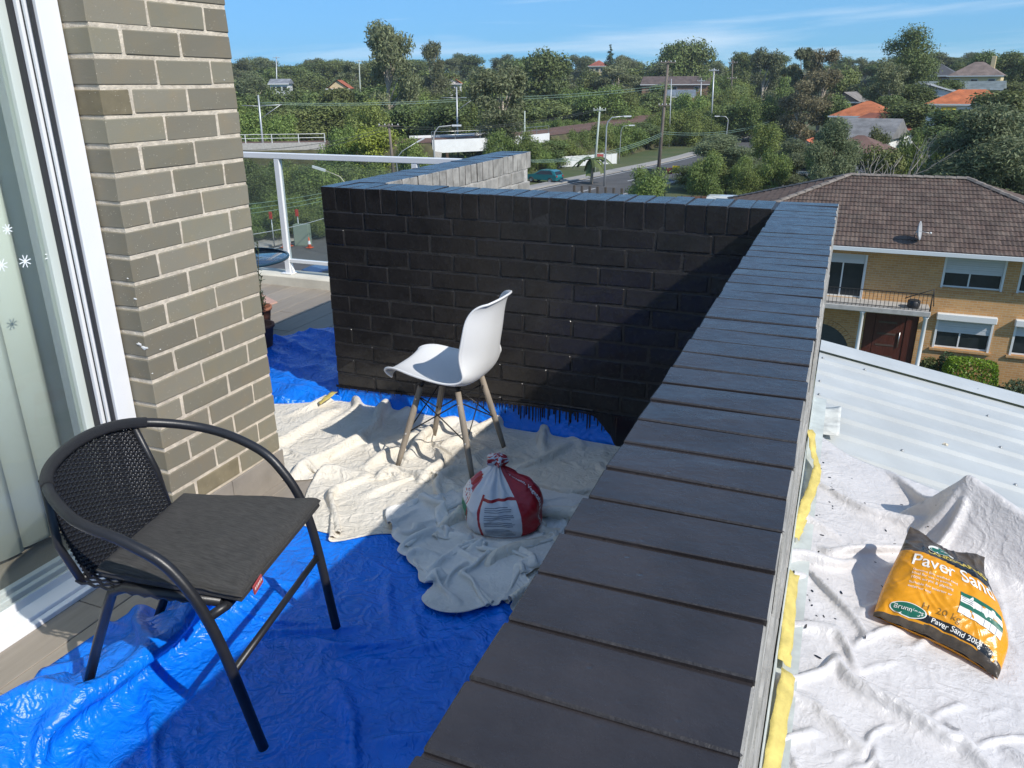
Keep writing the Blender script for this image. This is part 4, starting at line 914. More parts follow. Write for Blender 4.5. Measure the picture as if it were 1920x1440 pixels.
# ------------------------------------------------------------------ brick house next door
def brick_tex(name, c1, c2, mortar, sc=1.0):
    if name in MATS: return MATS[name]
    m = mat(name, c1, .85); nt = m.node_tree; N = nt.nodes.new; L = nt.links.new; b = nt.nodes['Principled BSDF']
    geo = N('ShaderNodeNewGeometry'); sp = N('ShaderNodeSeparateXYZ'); L(geo.outputs['Position'], sp.inputs[0]); ad = N('ShaderNodeMath'); L(sp.outputs[0], ad.inputs[0]); L(sp.outputs[1], ad.inputs[1])
    cb = N('ShaderNodeCombineXYZ'); L(ad.outputs[0], cb.inputs[0]); L(sp.outputs[2], cb.inputs[1])
    br = N('ShaderNodeTexBrick'); L(cb.outputs[0], br.inputs['Vector']); br.inputs['Scale'].default_value = sc
    br.inputs['Color1'].default_value = (*c1, 1); br.inputs['Color2'].default_value = (*c2, 1); br.inputs['Mortar'].default_value = (*mortar, 1)
    br.inputs['Mortar Size'].default_value = .009; br.inputs['Brick Width'].default_value = .24; br.inputs['Row Height'].default_value = .086; br.inputs['Bias'].default_value = 0
    n = N('ShaderNodeTexNoise'); n.inputs['Scale'].default_value = 1.5; L(geo.outputs['Position'], n.inputs['Vector']); mr = N('ShaderNodeMapRange'); L(n.outputs['Fac'], mr.inputs[0]); mr.inputs[3].default_value = .8; mr.inputs[4].default_value = 1.15
    h = N('ShaderNodeHueSaturation'); L(br.outputs['Color'], h.inputs['Color']); L(mr.outputs[0], h.inputs['Value']); L(h.outputs[0], b.inputs['Base Color']); return m
TANB = brick_tex('tan_brick', (.60, .325, .125), (.51, .26, .095), (.54, .40, .24))
RTILE = mat('weathered_roof_tile', (.098, .064, .049), .85, .3, 2.2, .2, 30, island=.24, col2=(.140, .104, .080), ramp=(.42, .7))
RTILE2 = mat('grey_ridge_tile', (.20, .17, .145), .9, .3, 5, island=.2)
GLASSW = mat('dark_window_glass', (.025, .032, .038), .06, .2, 1.5); TRIMW = mat('white_trim', (.72, .72, .70), .5); SHUT = mat('grey_roller_shutter', (.55, .57, .58), .5, .03, 3)
WROUGHT = mat('black_wrought_iron', (.03, .028, .027), .5); CONC = mat('pale_concrete', (.42, .40, .37), .9, .12, 5, .2, 30); DOORW = mat('red_timber_door', (.085, .022, .014), .45, .25, 6, stretch=(6, 6, .6))
HY = 32.; HG = -8.95; EZ = -4.07; RZZ = -2.12
def tiles(mb, A, B, C, D, rows, tw=.30, amp=.022, mi=0):
    # course tiles on the roof plane A-B (eave, left to right) to D-C (ridge, left to right); every tile an island with its own tilt
    A, B, C, D = V(A), V(B), V(C), V(D); up = ((D + C) / 2 - (A + B) / 2).normalized(); al = (B - A).normalized(); n = al.cross(up).normalized()
    if n.z < 0: n = -n
    for r in range(rows):
        t0, t1 = r / rows, (r + 1.12) / rows; a0, b0 = A.lerp(D, t0), B.lerp(C, t0); a1, b1 = A.lerp(D, min(1, t1)), B.lerp(C, min(1, t1))
        x0, x1 = (a0 - A).dot(al), (b0 - A).dot(al); X0, X1 = (a1 - A).dot(al), (b1 - A).dot(al); o0 = A + (a0 - A) - al * x0; o1 = A + (a1 - A) - al * X0
        k = floor(x0 / tw) + (.5 if r % 2 else 0)
        while k * tw < x1:
            p, q = max(k * tw, x0), min((k + 1) * tw, x1); P_, Q_ = min(max(p, X0), X1), max(min(q, X1), X0)
            if q - p > .04:
                vs = []; j = random.uniform(-.004, .006)
                for f, h in ((0, 0), (.22, amp), (.5, .004), (.78, amp), (1, .0)):
                    vs += [o0 + al * (p + (q - p) * f) + n * (h + .034 + j), o1 + al * (P_ + (Q_ - P_) * f) + n * (h + .004), o0 + al * (p + (q - p) * f) + n * (h + .006)]
                mb.add(vs, [(3 * i, 3 * i + 3, 3 * i + 4, 3 * i + 1) for i in range(4)] + [(3 * i + 2, 3 * i + 5, 3 * i + 3, 3 * i) for i in range(4)], mi)
            k += 1
hb = empty('brick_house', (2.3, HY + 5, HG), 0, 'two-storey tan brick house with brown tiled hip roof and white roller shutters', 'house')
ex0, ex1, ey0, ey1, rx0, rx1, ryy = -5.45, 10.1, 31.4, 42.6, .15, 4.5, 37.
wx0, wx1, wy1 = ex0 + .55, ex1 - .55, ey1 - .55
# walls with real openings in the front: boxes round the openings
holes = [(-.30, 1.10, -6.10, -4.45), (3.72, 5.60, -5.42, -4.30), (6.12, 7.6, -5.42, -4.30), (1.38, 3.20, -8.93, -6.62), (3.82, 5.60, -7.70, -6.55), (6.32, 7.9, -7.70, -6.55)]
xs = sorted({wx0, wx1} | {h[0] for h in holes} | {h[1] for h in holes}); zs = sorted({HG, EZ} | {h[2] for h in holes} | {h[3] for h in holes})
mb = MB()
for xa, xb in zip(xs, xs[1:]):
    for za, zb in zip(zs, zs[1:]):
        c = ((xa + xb) / 2, (za + zb) / 2)
        if any(h[0] < c[0] < h[1] and h[2] < c[1] < h[3] for h in holes): continue
        mb.add([(xa, HY, za), (xb, HY, za), (xb, HY, zb), (xa, HY, zb)], [(0, 1, 2, 3)])
for h in holes:
    x0, x1, z0, z1 = h; y0, y1 = HY, HY + .22
    mb.add([(x0, y0, z0), (x0, y0, z1), (x0, y1, z1), (x0, y1, z0)], [(0, 1, 2, 3)]); mb.add([(x1, y0, z0), (x1, y1, z0), (x1, y1, z1), (x1, y0, z1)], [(0, 1, 2, 3)])
    mb.add([(x0, y0, z1), (x1, y0, z1), (x1, y1, z1), (x0, y1, z1)], [(0, 1, 2, 3)]); mb.add([(x0, y0, z0), (x0, y1, z0), (x1, y1, z0), (x1, y0, z0)], [(0, 1, 2, 3)])
mb.add([(wx0, HY, HG), (wx0, HY, EZ), (wx0, wy1, EZ), (wx0, wy1, HG)], [(0, 1, 2, 3)]); mb.add([(wx1, HY, HG), (wx1, wy1, HG), (wx1, wy1, EZ), (wx1, HY, EZ)], [(0, 1, 2, 3)]); mb.add([(wx0, wy1, HG), (wx0, wy1, EZ), (wx1, wy1, EZ), (wx1, wy1, HG)], [(0, 1, 2, 3)])
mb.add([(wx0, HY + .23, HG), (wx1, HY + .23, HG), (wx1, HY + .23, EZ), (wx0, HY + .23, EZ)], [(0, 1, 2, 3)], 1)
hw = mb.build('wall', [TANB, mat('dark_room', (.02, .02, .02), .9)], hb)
random.seed(14)
rfm = MB(); tiles(rfm, (ex0, ey0, EZ), (ex1, ey0, EZ), (rx1, ryy, RZZ), (rx0, ryy, RZZ), 17); tiles(rfm, (ex0, ey1, EZ), (ex0, ey0, EZ), (rx0, ryy, RZZ), (rx0, ryy, RZZ), 17); tiles(rfm, (ex1, ey0, EZ), (ex1, ey1, EZ), (rx1, ryy, RZZ), (rx1, ryy, RZZ), 17)
rb = MB(); rb.add([(ex0, ey0, EZ), (ex1, ey0, EZ), (ex1, ey1, EZ), (ex0, ey1, EZ), (rx0, ryy, RZZ), (rx1, ryy, RZZ)], [(0, 1, 5, 4), (1, 2, 5), (2, 3, 4, 5), (3, 0, 4), (3, 2, 1, 0)])
ro = rb.build('roof', RTILE, hb); tag(rfm.build('roof_tiles', RTILE, ro), kind='stuff')
def caps(a, b, n):
    a, b = V(a), V(b)
    for i in range(n):
        p, q = a.lerp(b, i / n), a.lerp(b, (i + 1.15) / n); w = (b - a).normalized().cross(V((0, 0, 1))).normalized() * .13; u = V((0, 0, .075))
        cm = MB(); cm.add([p - w + V((0, 0, .02)), p - w * .5 + u * 1.25, p + w * .5 + u * 1.25, p + w + V((0, 0, .02)), q - w, q - w * .5 + u * .9, q + w * .5 + u * .9, q + w], [(0, 1, 5, 4), (1, 2, 6, 5), (2, 3, 7, 6), (0, 3, 2, 1)]); cm.build('ridge_tile', RTILE2, ro)
caps((rx0, ryy, RZZ + .02), (rx1, ryy, RZZ + .02), 11); caps((ex0, ey0, EZ + .03), (rx0, ryy, RZZ + .03), 20); caps((ex1, ey0, EZ + .03), (rx1, ryy, RZZ + .03), 20); caps((ex0, ey1, EZ + .03), (rx0, ryy, RZZ + .03), 18)
MB().box((ex0 - .1, ey0 - .12, EZ - .13), (ex1 + .1, ey0 - .002, EZ + .0)).build('gutter', mat('white_gutter', (.66, .69, .70), .4), hb); MB().box((ex0, ey0 + .001, EZ - .16), (ex1, HY - .002, EZ - .12)).build('soffit', TRIMW, hb)
MB().box((ex0 - .12, ey0, EZ - .13), (ex0 - .002, ey1, EZ)).build('gutter', MATS['white_gutter'], hb)
def hwin(x0, x1, z0, z1, shutter, box_out=False, mull=(.45,)):
    w = MB(); t = .05; y0, y1 = HY + .06, HY + .12
    w.box((x0, y0, z0), (x0 + t, y1, z1)); w.box((x1 - t, y0, z0), (x1, y1, z1)); w.box((x0 + t, y0, z0), (x1 - t, y1, z0 + t)); w.box((x0 + t, y0, z1 - t), (x1 - t, y1, z1))
    for m_ in mull: xm = x0 + (x1 - x0) * m_; w.box((xm - .025, y0, z0 + t), (xm + .025, y1, z1 - t))
    o = w.build('window_frame', TRIMW, hb)
    gl = sorted([x0 + t] + [x0 + (x1 - x0) * m_ for m_ in mull] + [x1 - t])
    for a, b in zip(gl, gl[1:]): MB().box((a + .026, y0 + .02, z0 + t + .001), (b - .026, y0 + .026, z1 - t - .001)).build('pane', GLASSW, o)
    cu_ = MB(); cu_.box((x0 + .35 * (x1 - x0), HY + .16, z0 + .06), (x0 + .8 * (x1 - x0), HY + .17, z0 + .75 * (z1 - z0))); cu_.build('curtain', mat('grey_curtain', (.22, .25, .27), .9), o)
    sh_ = MB(); n = max(3, int(shutter / .07))
    for i in range(n): za = z1 - shutter * (i + 1) / n; sh_.box((x0 + .03, HY + .02 + .006 * (i % 2), za), (x1 - .03, HY + .05, za + shutter / n - .004))
    s = sh_.build('roller_shutter', SHUT, hb)
    for xx in (x0 - .04, x1 - .03): MB().box((xx, HY - .03, z0 - .02), (xx + .07, HY + .055, z1)).build('shutter_guide', TRIMW, s)
    if box_out: MB().box((x0 - .08, HY - .22, z1 - .06), (x1 + .08, HY - .001, z1 + .18), bev=.02).build('shutter_box', TRIMW, s)
    MB().box((x0 - .12, HY - .08, z0 - .11), (x1 + .12, HY + .05, z0 - .021)).build('sill', TANB, hb)
hwin(-.30, 1.10, -6.10, -4.45, .35); hwin(3.72, 5.60, -5.42, -4.30, .60); hwin(6.12, 7.6, -5.42, -4.30, .5); hwin(3.82, 5.60, -7.70, -6.55, .55, True); hwin(6.32, 7.9, -7.70, -6.55, .45, True)
# garage arch
am = MB(); cx_, r_ = -.25, 1.2; ring = [(cx_ + r_ * cos(a), -8.35 + r_ * .95 * sin(a)) for a in [pi * i / 24 for i in range(25)]] + [(cx_ - r_, HG), (cx_ + r_, HG)]
am.add([(x, HY - .012, z) for x, z in ring], [tuple(range(len(ring)))[::-1]]); am.build('garage_door', mat('garage_door_dark', (.05, .055, .055), .6, .2, 4, stretch=(1, 1, 9)), hb)
for i in range(24):
    a0, a1 = pi * i / 24 + .01, pi * (i + 1) / 24 - .01; MB().add([(cx_ + q * cos(a), y, -8.35 + .95 * q * sin(a)) for y in (HY - .04, HY - .002) for q, a in ((r_, a0), (r_ + .22, a0), (r_ + .22, a1), (r_, a1))], [(3, 2, 1, 0), (0, 1, 5, 4), (1, 2, 6, 5), (2, 3, 7, 6), (3, 0, 4, 7)]).build('arch_brick', TANB, hb)
# porch deck with iron railing and columns
DZ = -6.12; DY = HY - 1.15; dx0, dx1 = -1.9, 3.42
dk = MB().box((dx0, DY, DZ - .2), (dx1, HY - .001, DZ), bev=.02).build('balcony_slab', CONC, hb)
for x in (1.2, 3.3, -1.7): 
    MB().lathe([(.11, HG), (.11, HG + .1), (.075, HG + .14), (.07, DZ - .30), (.10, DZ - .26), (.10, DZ - .201)], (x, DY + .12, 0), 16).build('column', TRIMW, hb)
rl = MB().box((dx0, DY + .05, DZ + .60), (dx1 - .02, DY + .075, DZ + .63)).build('railing', WROUGHT, hb)
MB().box((dx0, DY + .05, DZ + .06), (dx1 - .02, DY + .07, DZ + .08)).build('bottom_rail', WROUGHT, rl)
x = dx0
while x < dx1: MB().box((x - .008, DY + .053, DZ), (x + .008, DY + .070, DZ + .61)).build('baluster', WROUGHT, rl); x += .135
MB().tube([(dx1 - .03, DY + .06, DZ), (dx1 - .03, DY + .06, DZ + .82), (dx1 - .9, DY + .06, DZ + .42)], .018, 6).build('brace', WROUGHT, rl); MB().tube([(dx1 - .03, DY + .06, DZ + .82), (dx1 + .1, DY + .5, DZ + .1)], .018, 6).build('brace', WROUGHT, rl)
MB().lathe([(.0, 0), (.2, 0), (.22, .1), (.2, .26), (.16, .27), (0, .27)], (dx1 - .55, DY + .5, DZ + .001), 18, cap=False)
o = MB().lathe([(.19, 0), (.22, .1), (.21, .26), (.17, .28)], (dx1 - .55, DY + .5, DZ + .001), 18).build('round_planter', mat('black_planter', (.03, .03, .033), .5)); tag(o, 'round black tub standing on the balcony of the brick house', 'planter')
dw = MB().box((1.75, HY + .10, -8.93), (2.78, HY + .15, -6.64)).build('front_door', DOORW, hb)
MB().box((1.40, HY + .08, -8.93), (1.73, HY + .12, -6.64)).build('side_panel', DOORW, hb); MB().box((2.80, HY + .08, -8.93), (3.18, HY + .12, -6.64)).build('side_panel', DOORW, hb)
for i in range(4): MB().box((1.86, HY + .09, -8.35 + i * .45), (2.5, HY + .099, -8.28 + i * .45)).build('glass_slot', mat('slot_glass', (.10, .07, .06), .2), dw)
MB().tube([(2.64, HY + .07, -7.9), (2.64, HY + .07, -7.3)], .02, 8).build('door_handle', STEEL, dw)
sd = empty('satellite_dish', (2.62, 31.95, -3.82), 0, 'thin grey satellite dish standing edge-on on the tiled roof', 'satellite dish')
c = V((2.62, 31.9, -3.45)); ax = V((.97, -.22, .12)).normalized(); u_ = ax.orthogonal().normalized(); w_ = ax.cross(u_); mb = MB()
mb.grid(lambda a, b: c + (u_ * cos(2 * pi * a) + w_ * sin(2 * pi * a)) * .34 * b + ax * .09 * b * b, 32, 6); o = mb.build('dish', mat('dish_grey', (.40, .41, .42), .5), sd); solid(o, .012, 0)
MB().tube([c, c + V((-.05, .12, -.12)), V((2.55, 32.05, -3.95))], .02, 8).build('mast', STEEL, sd); MB().tube([c + ax * .02 - w_ * .0, c + ax * .42 + V((0, 0, -.10))], .010, 6).build('arm', STEEL, sd); MB().lathe([(.02, -.03), (.04, 0), (.03, .04)], c + ax * .44 + V((0, 0, -.10)), 8).build('receiver', TRIMW, sd)
# ------------------------------------------------------------------ ground, road, railway
def ray_ground(x, y):
    d = ray(x, y); o = V((0, 0, ZC)); t = .01; s = 1 / math.hypot(d.x, d.y)
    for i in range(1, 4000):
        D = 8 + i * .5; p = o + d * s * D
        if p.z <= terrain(p.x, p.y): return p
    return p
GRASS = mat('verge_grass', (.055, .085, .022), .95, .0, .18, .5, 3, col2=(.10, .105, .04), ramp=(.35, .7))
tm_ = MB(); rr = [0, 12, 24, 36, 48, 60, 75, 90, 110, 130, 150, 175, 200, 225, 250, 275, 300, 330, 360, 400, 450, 500, 560, 640, 760, 900]; NA = 144
vs = [(0, 0, terrain(0, 0))]
for r in rr[1:]:
    for k in range(NA): a = 2 * pi * k / NA; x, y = r * sin(a), r * cos(a); vs.append((x, y, terrain(x, y)))
fs = [(0, 1 + (k + 1) % NA, 1 + k) for k in range(NA)]
for j in range(len(rr) - 2):
    for k in range(NA): a = 1 + j * NA + k; b = 1 + j * NA + (k + 1) % NA; fs.append((a, b, b + NA, a + NA))
tag(tm_.add(vs, fs, 0, True).build('ground', GRASS), kind='structure')
ASPH = mat('asphalt', (.085, .083, .082), .9, .18, .5, .3, 20); LINEW = mat('road_line_white', (.62, .62, .60), .7, .1, 3); KERB = mat('kerb_concrete', (.36, .34, .31), .9, .1, 2); BALL = mat('rail_ballast', (.155, .085, .058), .95, .3, 3, .8, 9); FOOT = mat('footpath', (.33, .31, .285), .9, .1, 2)
def path_pts(pl_, step=4.):
    q = smoothline([V((x, y)) for x, y in pl_]); L_ = sum((b - a).length for a, b in zip(q, q[1:])); n = int(L_ / step); return [poly_at(q, i / n) for i in range(n + 1)]
def strip(pts, off0, off1, dz, zf=None, h=None):
    mb = MB(); vs = []
    for i, p in enumerate(pts):
        d = (pts[min(i + 1, len(pts) - 1)] - pts[max(i - 1, 0)]).normalized(); n = V((d.y, -d.x))
        a, b = p + n * off0, p + n * off1; z = (zf or terrain)(p.x, p.y) + dz; vs += [(a.x, a.y, z), (b.x, b.y, z)]
    mb.add(vs, [(2 * i, 2 * i + 1, 2 * i + 3, 2 * i + 2) for i in range(len(pts) - 1)]); return mb
RP = path_pts([(-36, -30), (-37, 10), (-37, 44), (-36, 55), (-33, 70), (-27.5, 99), (-22.7, 130), (-20.5, 170), (-21.5, 220), (-25, 275), (-34, 340)])
zr = lambda x, y: terrain(x, y) + .06
rd = strip(RP, 0, 10.5, 0, zr).build('road', ASPH); tag(rd, kind='structure')
def kerb(off0, off1):
    mb = MB(); vs = []
    for i, p in enumerate(RP):
        d = (RP[min(i + 1, len(RP) - 1)] - RP[max(i - 1, 0)]).normalized(); n = V((d.y, -d.x)); z = zr(p.x, p.y); a, b = p + n * off0, p + n * off1
        vs += [(a.x, a.y, z - .1), (a.x, a.y, z + .13), (b.x, b.y, z + .13), (b.x, b.y, z - .1)]
    mb.add(vs, [(4 * i + k, 4 * i + k + 1, 4 * i + k + 5, 4 * i + k + 4) for i in range(len(RP) - 1) for k in range(3)]); return mb
kerb(-.3, -.002).build('kerb', KERB, rd); kerb(10.502, 10.8).build('kerb', KERB, rd)
strip(RP, .55, .70, .006, zr).build('edge_line', LINEW, rd); strip(RP, 9.8, 9.95, .006, zr).build('edge_line', LINEW, rd)
for i in range(4, len(RP) - 3, 3): strip(RP[i:i + 2], 5.1, 5.28, .006, zr).build('centre_dash', LINEW, rd)
tag(strip(RP, -1.9, -.302, .12, zr).build('footpath', FOOT), kind='structure')
cr = path_pts([(-26.4, 62), (-15, 66), (0, 68), (20, 70)], 5); tag(strip(cr, -3, 3, .075).build('driveway', mat('pink_driveway', (.22, .16, .13), .9, .15, 1)), kind='structure')
# railway on its bank
RLP = path_pts([(-160, 62), (-110, 68), (-72, 84), (-53, 97), (-45, 112), (-41, 150), (-38, 235), (-44, 330)], 3.)
TZ = -5.35
def railz(x, y): return TZ + max(0, terrain(x, y) - GZ) * .9
gap = [i for i, p in enumerate(RLP) if -55 < p.x < -44.6 and 94 < p.y < 116]; g0, g1 = gap[0], gap[-1]
BANK = mat('bank_scrub', (.075, .07, .03), .95, .3, .8, .6, 3)
for part in (RLP[:g0 + 1], RLP[g1:]):
    mb = MB(); vs = []
    for i, p in enumerate(part):
        d = (part[min(i + 1, len(part) - 1)] - part[max(i - 1, 0)]).normalized(); n = V((d.y, -d.x)); z = railz(p.x, p.y)
        for o, dz in ((-10, -4.5), (-5, -.25), (5, -.25), (10, -4.5)): q = p + n * o; vs.append((q.x, q.y, z + dz))
    mb.add(vs, [(4 * i + k, 4 * i + k + 1, 4 * i + k + 5, 4 * i + k + 4) for i in range(len(part) - 1) for k in range(3)])
    mb.add([vs[0], vs[1], vs[2], vs[3], vs[-4], vs[-3], vs[-2], vs[-1]], [(3, 2, 1, 0), (4, 5, 6, 7)])
    tag(mb.build('railway_bank', BANK), kind='structure')
bal_o = strip(RLP, -4.6, 4.6, .02 - .2, railz).build('railway_ballast', BALL); tag(bal_o, kind='structure')
RAILM = mat('rusty_rail', (.20, .105, .07), .6, metal=.3)
for o_ in (-3.1, -1.6, 1.6, 3.1): strip(RLP, o_ - .06, o_ + .06, .0, railz).build('rail', RAILM, bal_o)
br_ = empty('rail_bridge', (RLP[(g0 + g1) // 2].x, RLP[(g0 + g1) // 2].y, TZ), 0, 'white girder railway bridge crossing behind the balustrade', 'bridge')
BP = RLP[g0:g1 + 1]; WGIR = mat('white_girder', (.74, .75, .74), .6, .05, 1)
for s in (4.7, -4.9):
    mb = MB(); vs = []
    for i, p in enumerate(BP):
        d = (BP[min(i + 1, len(BP) - 1)] - BP[max(i - 1, 0)]).normalized(); n = V((d.y, -d.x)); a, b = p + n * s, p + n * (s + .25)
        vs += [(a.x, a.y, TZ - 1.45), (a.x, a.y, TZ + .15), (b.x, b.y, TZ + .15), (b.x, b.y, TZ - 1.45)]
    mb.add(vs, [(4 * i + k, 4 * i + (k + 1) % 4, 4 * i + 4 + (k + 1) % 4, 4 * i + k + 4) for i in range(len(BP) - 1) for k in range(4)]); gi = mb.build('girder', WGIR, br_)
    if s > 0:
        for i, p in enumerate(BP):
            d = (BP[min(i + 1, len(BP) - 1)] - BP[max(i - 1, 0)]).normalized(); n = V((d.y, -d.x)); a = p + n * (s + .12); MB().box((a.x - .04, a.y - .04, TZ + .15), (a.x + .04, a.y + .04, TZ + 1.15)).build('rail_post', STEEL, gi)
        rp_ = []
        for i, p in enumerate(BP):
            d = (BP[min(i + 1, len(BP) - 1)] - BP[max(i - 1, 0)]).normalized(); n = V((d.y, -d.x)); a = p + n * (s + .12); rp_.append((a.x, a.y, TZ + 1.15))
        for dz in (0, -.45): MB().tube([(x, y, z + dz) for x, y, z in rp_], .03, 5).build('handrail', STEEL, gi)
strip(BP, -4.6, 4.7, TZ - .45 + 0, lambda x, y: 0).build('deck', CONC, br_)
for i in (0, -1):
    p = BP[i]; d = (BP[1] - BP[0]).normalized(); n = V((d.y, -d.x)); a, b = p - n * 5, p + n * 5; MB().tube([(a.x, a.y, -7.6), (b.x, b.y, -7.6)], 1.5, 4).build('abutment', CONC, br_)
# concrete parapet with railing on the far left of the line
vp = [p for p in RLP[:g0] if -84 < p.x < -62]; vd = empty('viaduct_parapet', (*vp[len(vp) // 2], TZ), 0, 'concrete rail parapet with pale handrail at the left of the bank', 'parapet')
def offp(P_, i, s): d = (P_[min(i + 1, len(P_) - 1)] - P_[max(i - 1, 0)]).normalized(); return P_[i] + V((d.y, -d.x)) * s
mb = MB(); vs = []
for i in range(len(vp)):
    a, b = offp(vp, i, 5.0), offp(vp, i, 5.4); vs += [(a.x, a.y, TZ - .9), (a.x, a.y, TZ + .25), (b.x, b.y, TZ + .25), (b.x, b.y, TZ - .9)]
mb.add(vs, [(4 * i + k, 4 * i + (k + 1) % 4, 4 * i + 4 + (k + 1) % 4, 4 * i + k + 4) for i in range(len(vp) - 1) for k in range(4)]); mb.build('wall', CONC, vd)
for dz in (.8, 1.25): MB().tube([(*offp(vp, i, 5.2), TZ + dz) for i in range(len(vp))], .035, 5).build('handrail', TRIMW, vd)
for i in range(len(vp)): a = offp(vp, i, 5.2); MB().box((a.x - .04, a.y - .04, TZ + .25), (a.x + .04, a.y + .04, TZ + 1.28)).build('post', TRIMW, vd)
# ------------------------------------------------------------------ trees
random.seed(31)
LEAF = {'dense': mat('leaf_dense', (.142, .178, .052), .65, island=.5, rand=.22, trans=.25, hue=.018), 'open': mat('leaf_open_gum', (.175, .19, .095), .6, island=.5, rand=.1, trans=.25), 'gum': mat('leaf_gum', (.175, .195, .092), .6, island=.5, rand=.2, trans=.25, hue=.015),
        'brown': mat('leaf_brown_gum', (.19, .165, .085), .6, island=.45, rand=.15, trans=.25), 'she': mat('leaf_sheoak', (.168, .205, .10), .7, island=.45, rand=.18, trans=.25, hue=.012),
        'bush': mat('leaf_bush', (.185, .24, .058), .65, island=.45, rand=.22, trans=.3, hue=.015), 'lime': mat('leaf_lime', (.26, .30, .045), .6, island=.4, rand=.15, trans=.3), 'pine': mat('leaf_pine', (.06, .10, .042), .7, island=.45, rand=.15, trans=.15)}
BARK = mat('bark_brown', (.10, .075, .055), .95, .3, 3); BARKP = mat('bark_pale_gum', (.42, .36, .29), .8, .25, 2)
def leaf(mb, p, s, d, asp):
    u = d.orthogonal().normalized(); a = random.uniform(0, 2 * pi); u = u * cos(a) + d.cross(u) * sin(a); w = d.cross(u).normalized()
    mb.v += [tuple(p - u * s), tuple(p + w * s * asp), tuple(p + u * s), tuple(p - w * s * asp)]; k = len(mb.v) - 4; mb.f.append((k, k + 1, k + 2, k + 3)); mb.mi.append(0); mb.sm.append(False)
def make_tree(kind, seed, n, ls, H=10., near=False):
    random.seed(seed); mb = MB(); tk = MB(); blobs = []
    if kind in ('dense', 'lime'):
        for i in range(17): a = random.uniform(0, 2 * pi); r = random.uniform(.2, 2.6); blobs.append((V((r * cos(a), r * sin(a), random.uniform(2.4, 8.3) - r * .3)), random.uniform(1.1, 1.9), .85))
        asp = .5; th = 3.0
    elif kind in ('gum', 'brown'):
        for i in range(26): a = random.uniform(0, 2 * pi); z = random.uniform(2.2, 9.3); r = random.uniform(.3, 1) * 3.0 * (1 - abs(z - 5.6) / 5.6); blobs.append((V((r * cos(a), r * sin(a), z)), random.uniform(.65, 1.25), .8))
        asp = .3; th = 4.
    elif kind == 'open':
        for i in range(30): a = random.uniform(0, 2 * pi); z = random.uniform(4.2, 9.5); r = random.uniform(.25, 1) * 3.1 * (1 - abs(z - 6.4) / 4.6); blobs.append((V((r * cos(a), r * sin(a), z)), random.uniform(.4, .8), .8))
        asp = .3; th = 4.6
    elif kind == 'she':
        for i in range(20): a = random.uniform(0, 2 * pi); z = random.uniform(1.6, 9.2); r = random.uniform(.2, 1) * 2.7 * (1 - ((z - 4.4) / 5.8) ** 2); blobs.append((V((r * cos(a), r * sin(a), z)), random.uniform(.8, 1.4), .9))
        asp = .26; th = 2.2
    elif kind == 'pine':
        for i in range(24): z = 1.2 + i * .36; a = i * 2.4; r = .24 * (9.9 - z) * .55; blobs.append((V((r * cos(a), r * sin(a), z)), max(.25, .2 * (10.2 - z)), .6))
        asp = .3; th = 1.5
    else:
        for i in range(16): a = random.uniform(0, 2 * pi); r = random.uniform(0, 4.2); blobs.append((V((r * cos(a), r * sin(a), random.uniform(1.6, 7.6) * (1 - (r / 6) ** 2))), random.uniform(1.3, 2.2), .9))
        asp = .45; th = 1.
    tot = sum(b[1] ** 2 for b in blobs)
    for c, R, sq in blobs:
        for i in range(int(n * R * R / tot)):
            d = V((random.gauss(0, 1), random.gauss(0, 1), random.gauss(.12, 1))).normalized(); rad = R * (random.random() ** .4) * (1 + .22 * random.gauss(0, .6))
            p = c + V((d.x * rad, d.y * rad, d.z * rad * sq)); q = (d + V((random.gauss(0, .7), random.gauss(0, .7), random.gauss(.4, .6)))).normalized()
            if kind in ('she', 'gum', 'brown', 'open') and random.random() < .6: q = V((random.gauss(0, 1), random.gauss(0, 1), random.gauss(0, .3))).normalized()
            leaf(mb, p, ls * random.uniform(.6, 1.35), q, asp)
    zt = max(b[0].z for b in blobs) * .72; r0 = .20 if kind not in ('bush',) else .1; lean = V((random.uniform(-.5, .5), random.uniform(-.5, .5), 0))
    tk.tube([V((0, 0, -1.)), V((0, 0, 0)), lean * .3 + V((0, 0, th * .6)), lean * .6 + V((0, 0, th)), lean + V((0, 0, zt))], [r0 * 1.5, r0 * 1.25, r0, r0 * .85, r0 * .3], 7)
    for c, R, sq in blobs[::2]:
        b = lean * (min(1, c.z / zt * .6)) + V((0, 0, min(zt * .9, max(th * .75, c.z * .55)))); m_ = b.lerp(c, .5) + V((0, 0, .3)); tk.tube([b, m_, c], [r0 * .42, r0 * .28, r0 * .1], 5, cap=False)
    return mb.mesh('crown', LEAF[kind]), tk.mesh('trunk', BARKP if kind in ('gum', 'brown', 'open') else BARK), 9.9 if kind != 'bush' else 8.
PROTO = {}
for kd, ns in (('dense', 4), ('gum', 3), ('brown', 2), ('she', 2), ('bush', 4), ('lime', 1), ('pine', 1), ('open', 2)): PROTO[kd] = [make_tree(kd, 100 + 17 * i + len(kd), 11000, .18) for i in range(ns)]
NEARP = {'she': [make_tree('she', 8, 42000, .135)], 'dense': [make_tree('dense', 5, 22000, .115)], 'bush': [make_tree('bush', 4, 18000, .16)]}
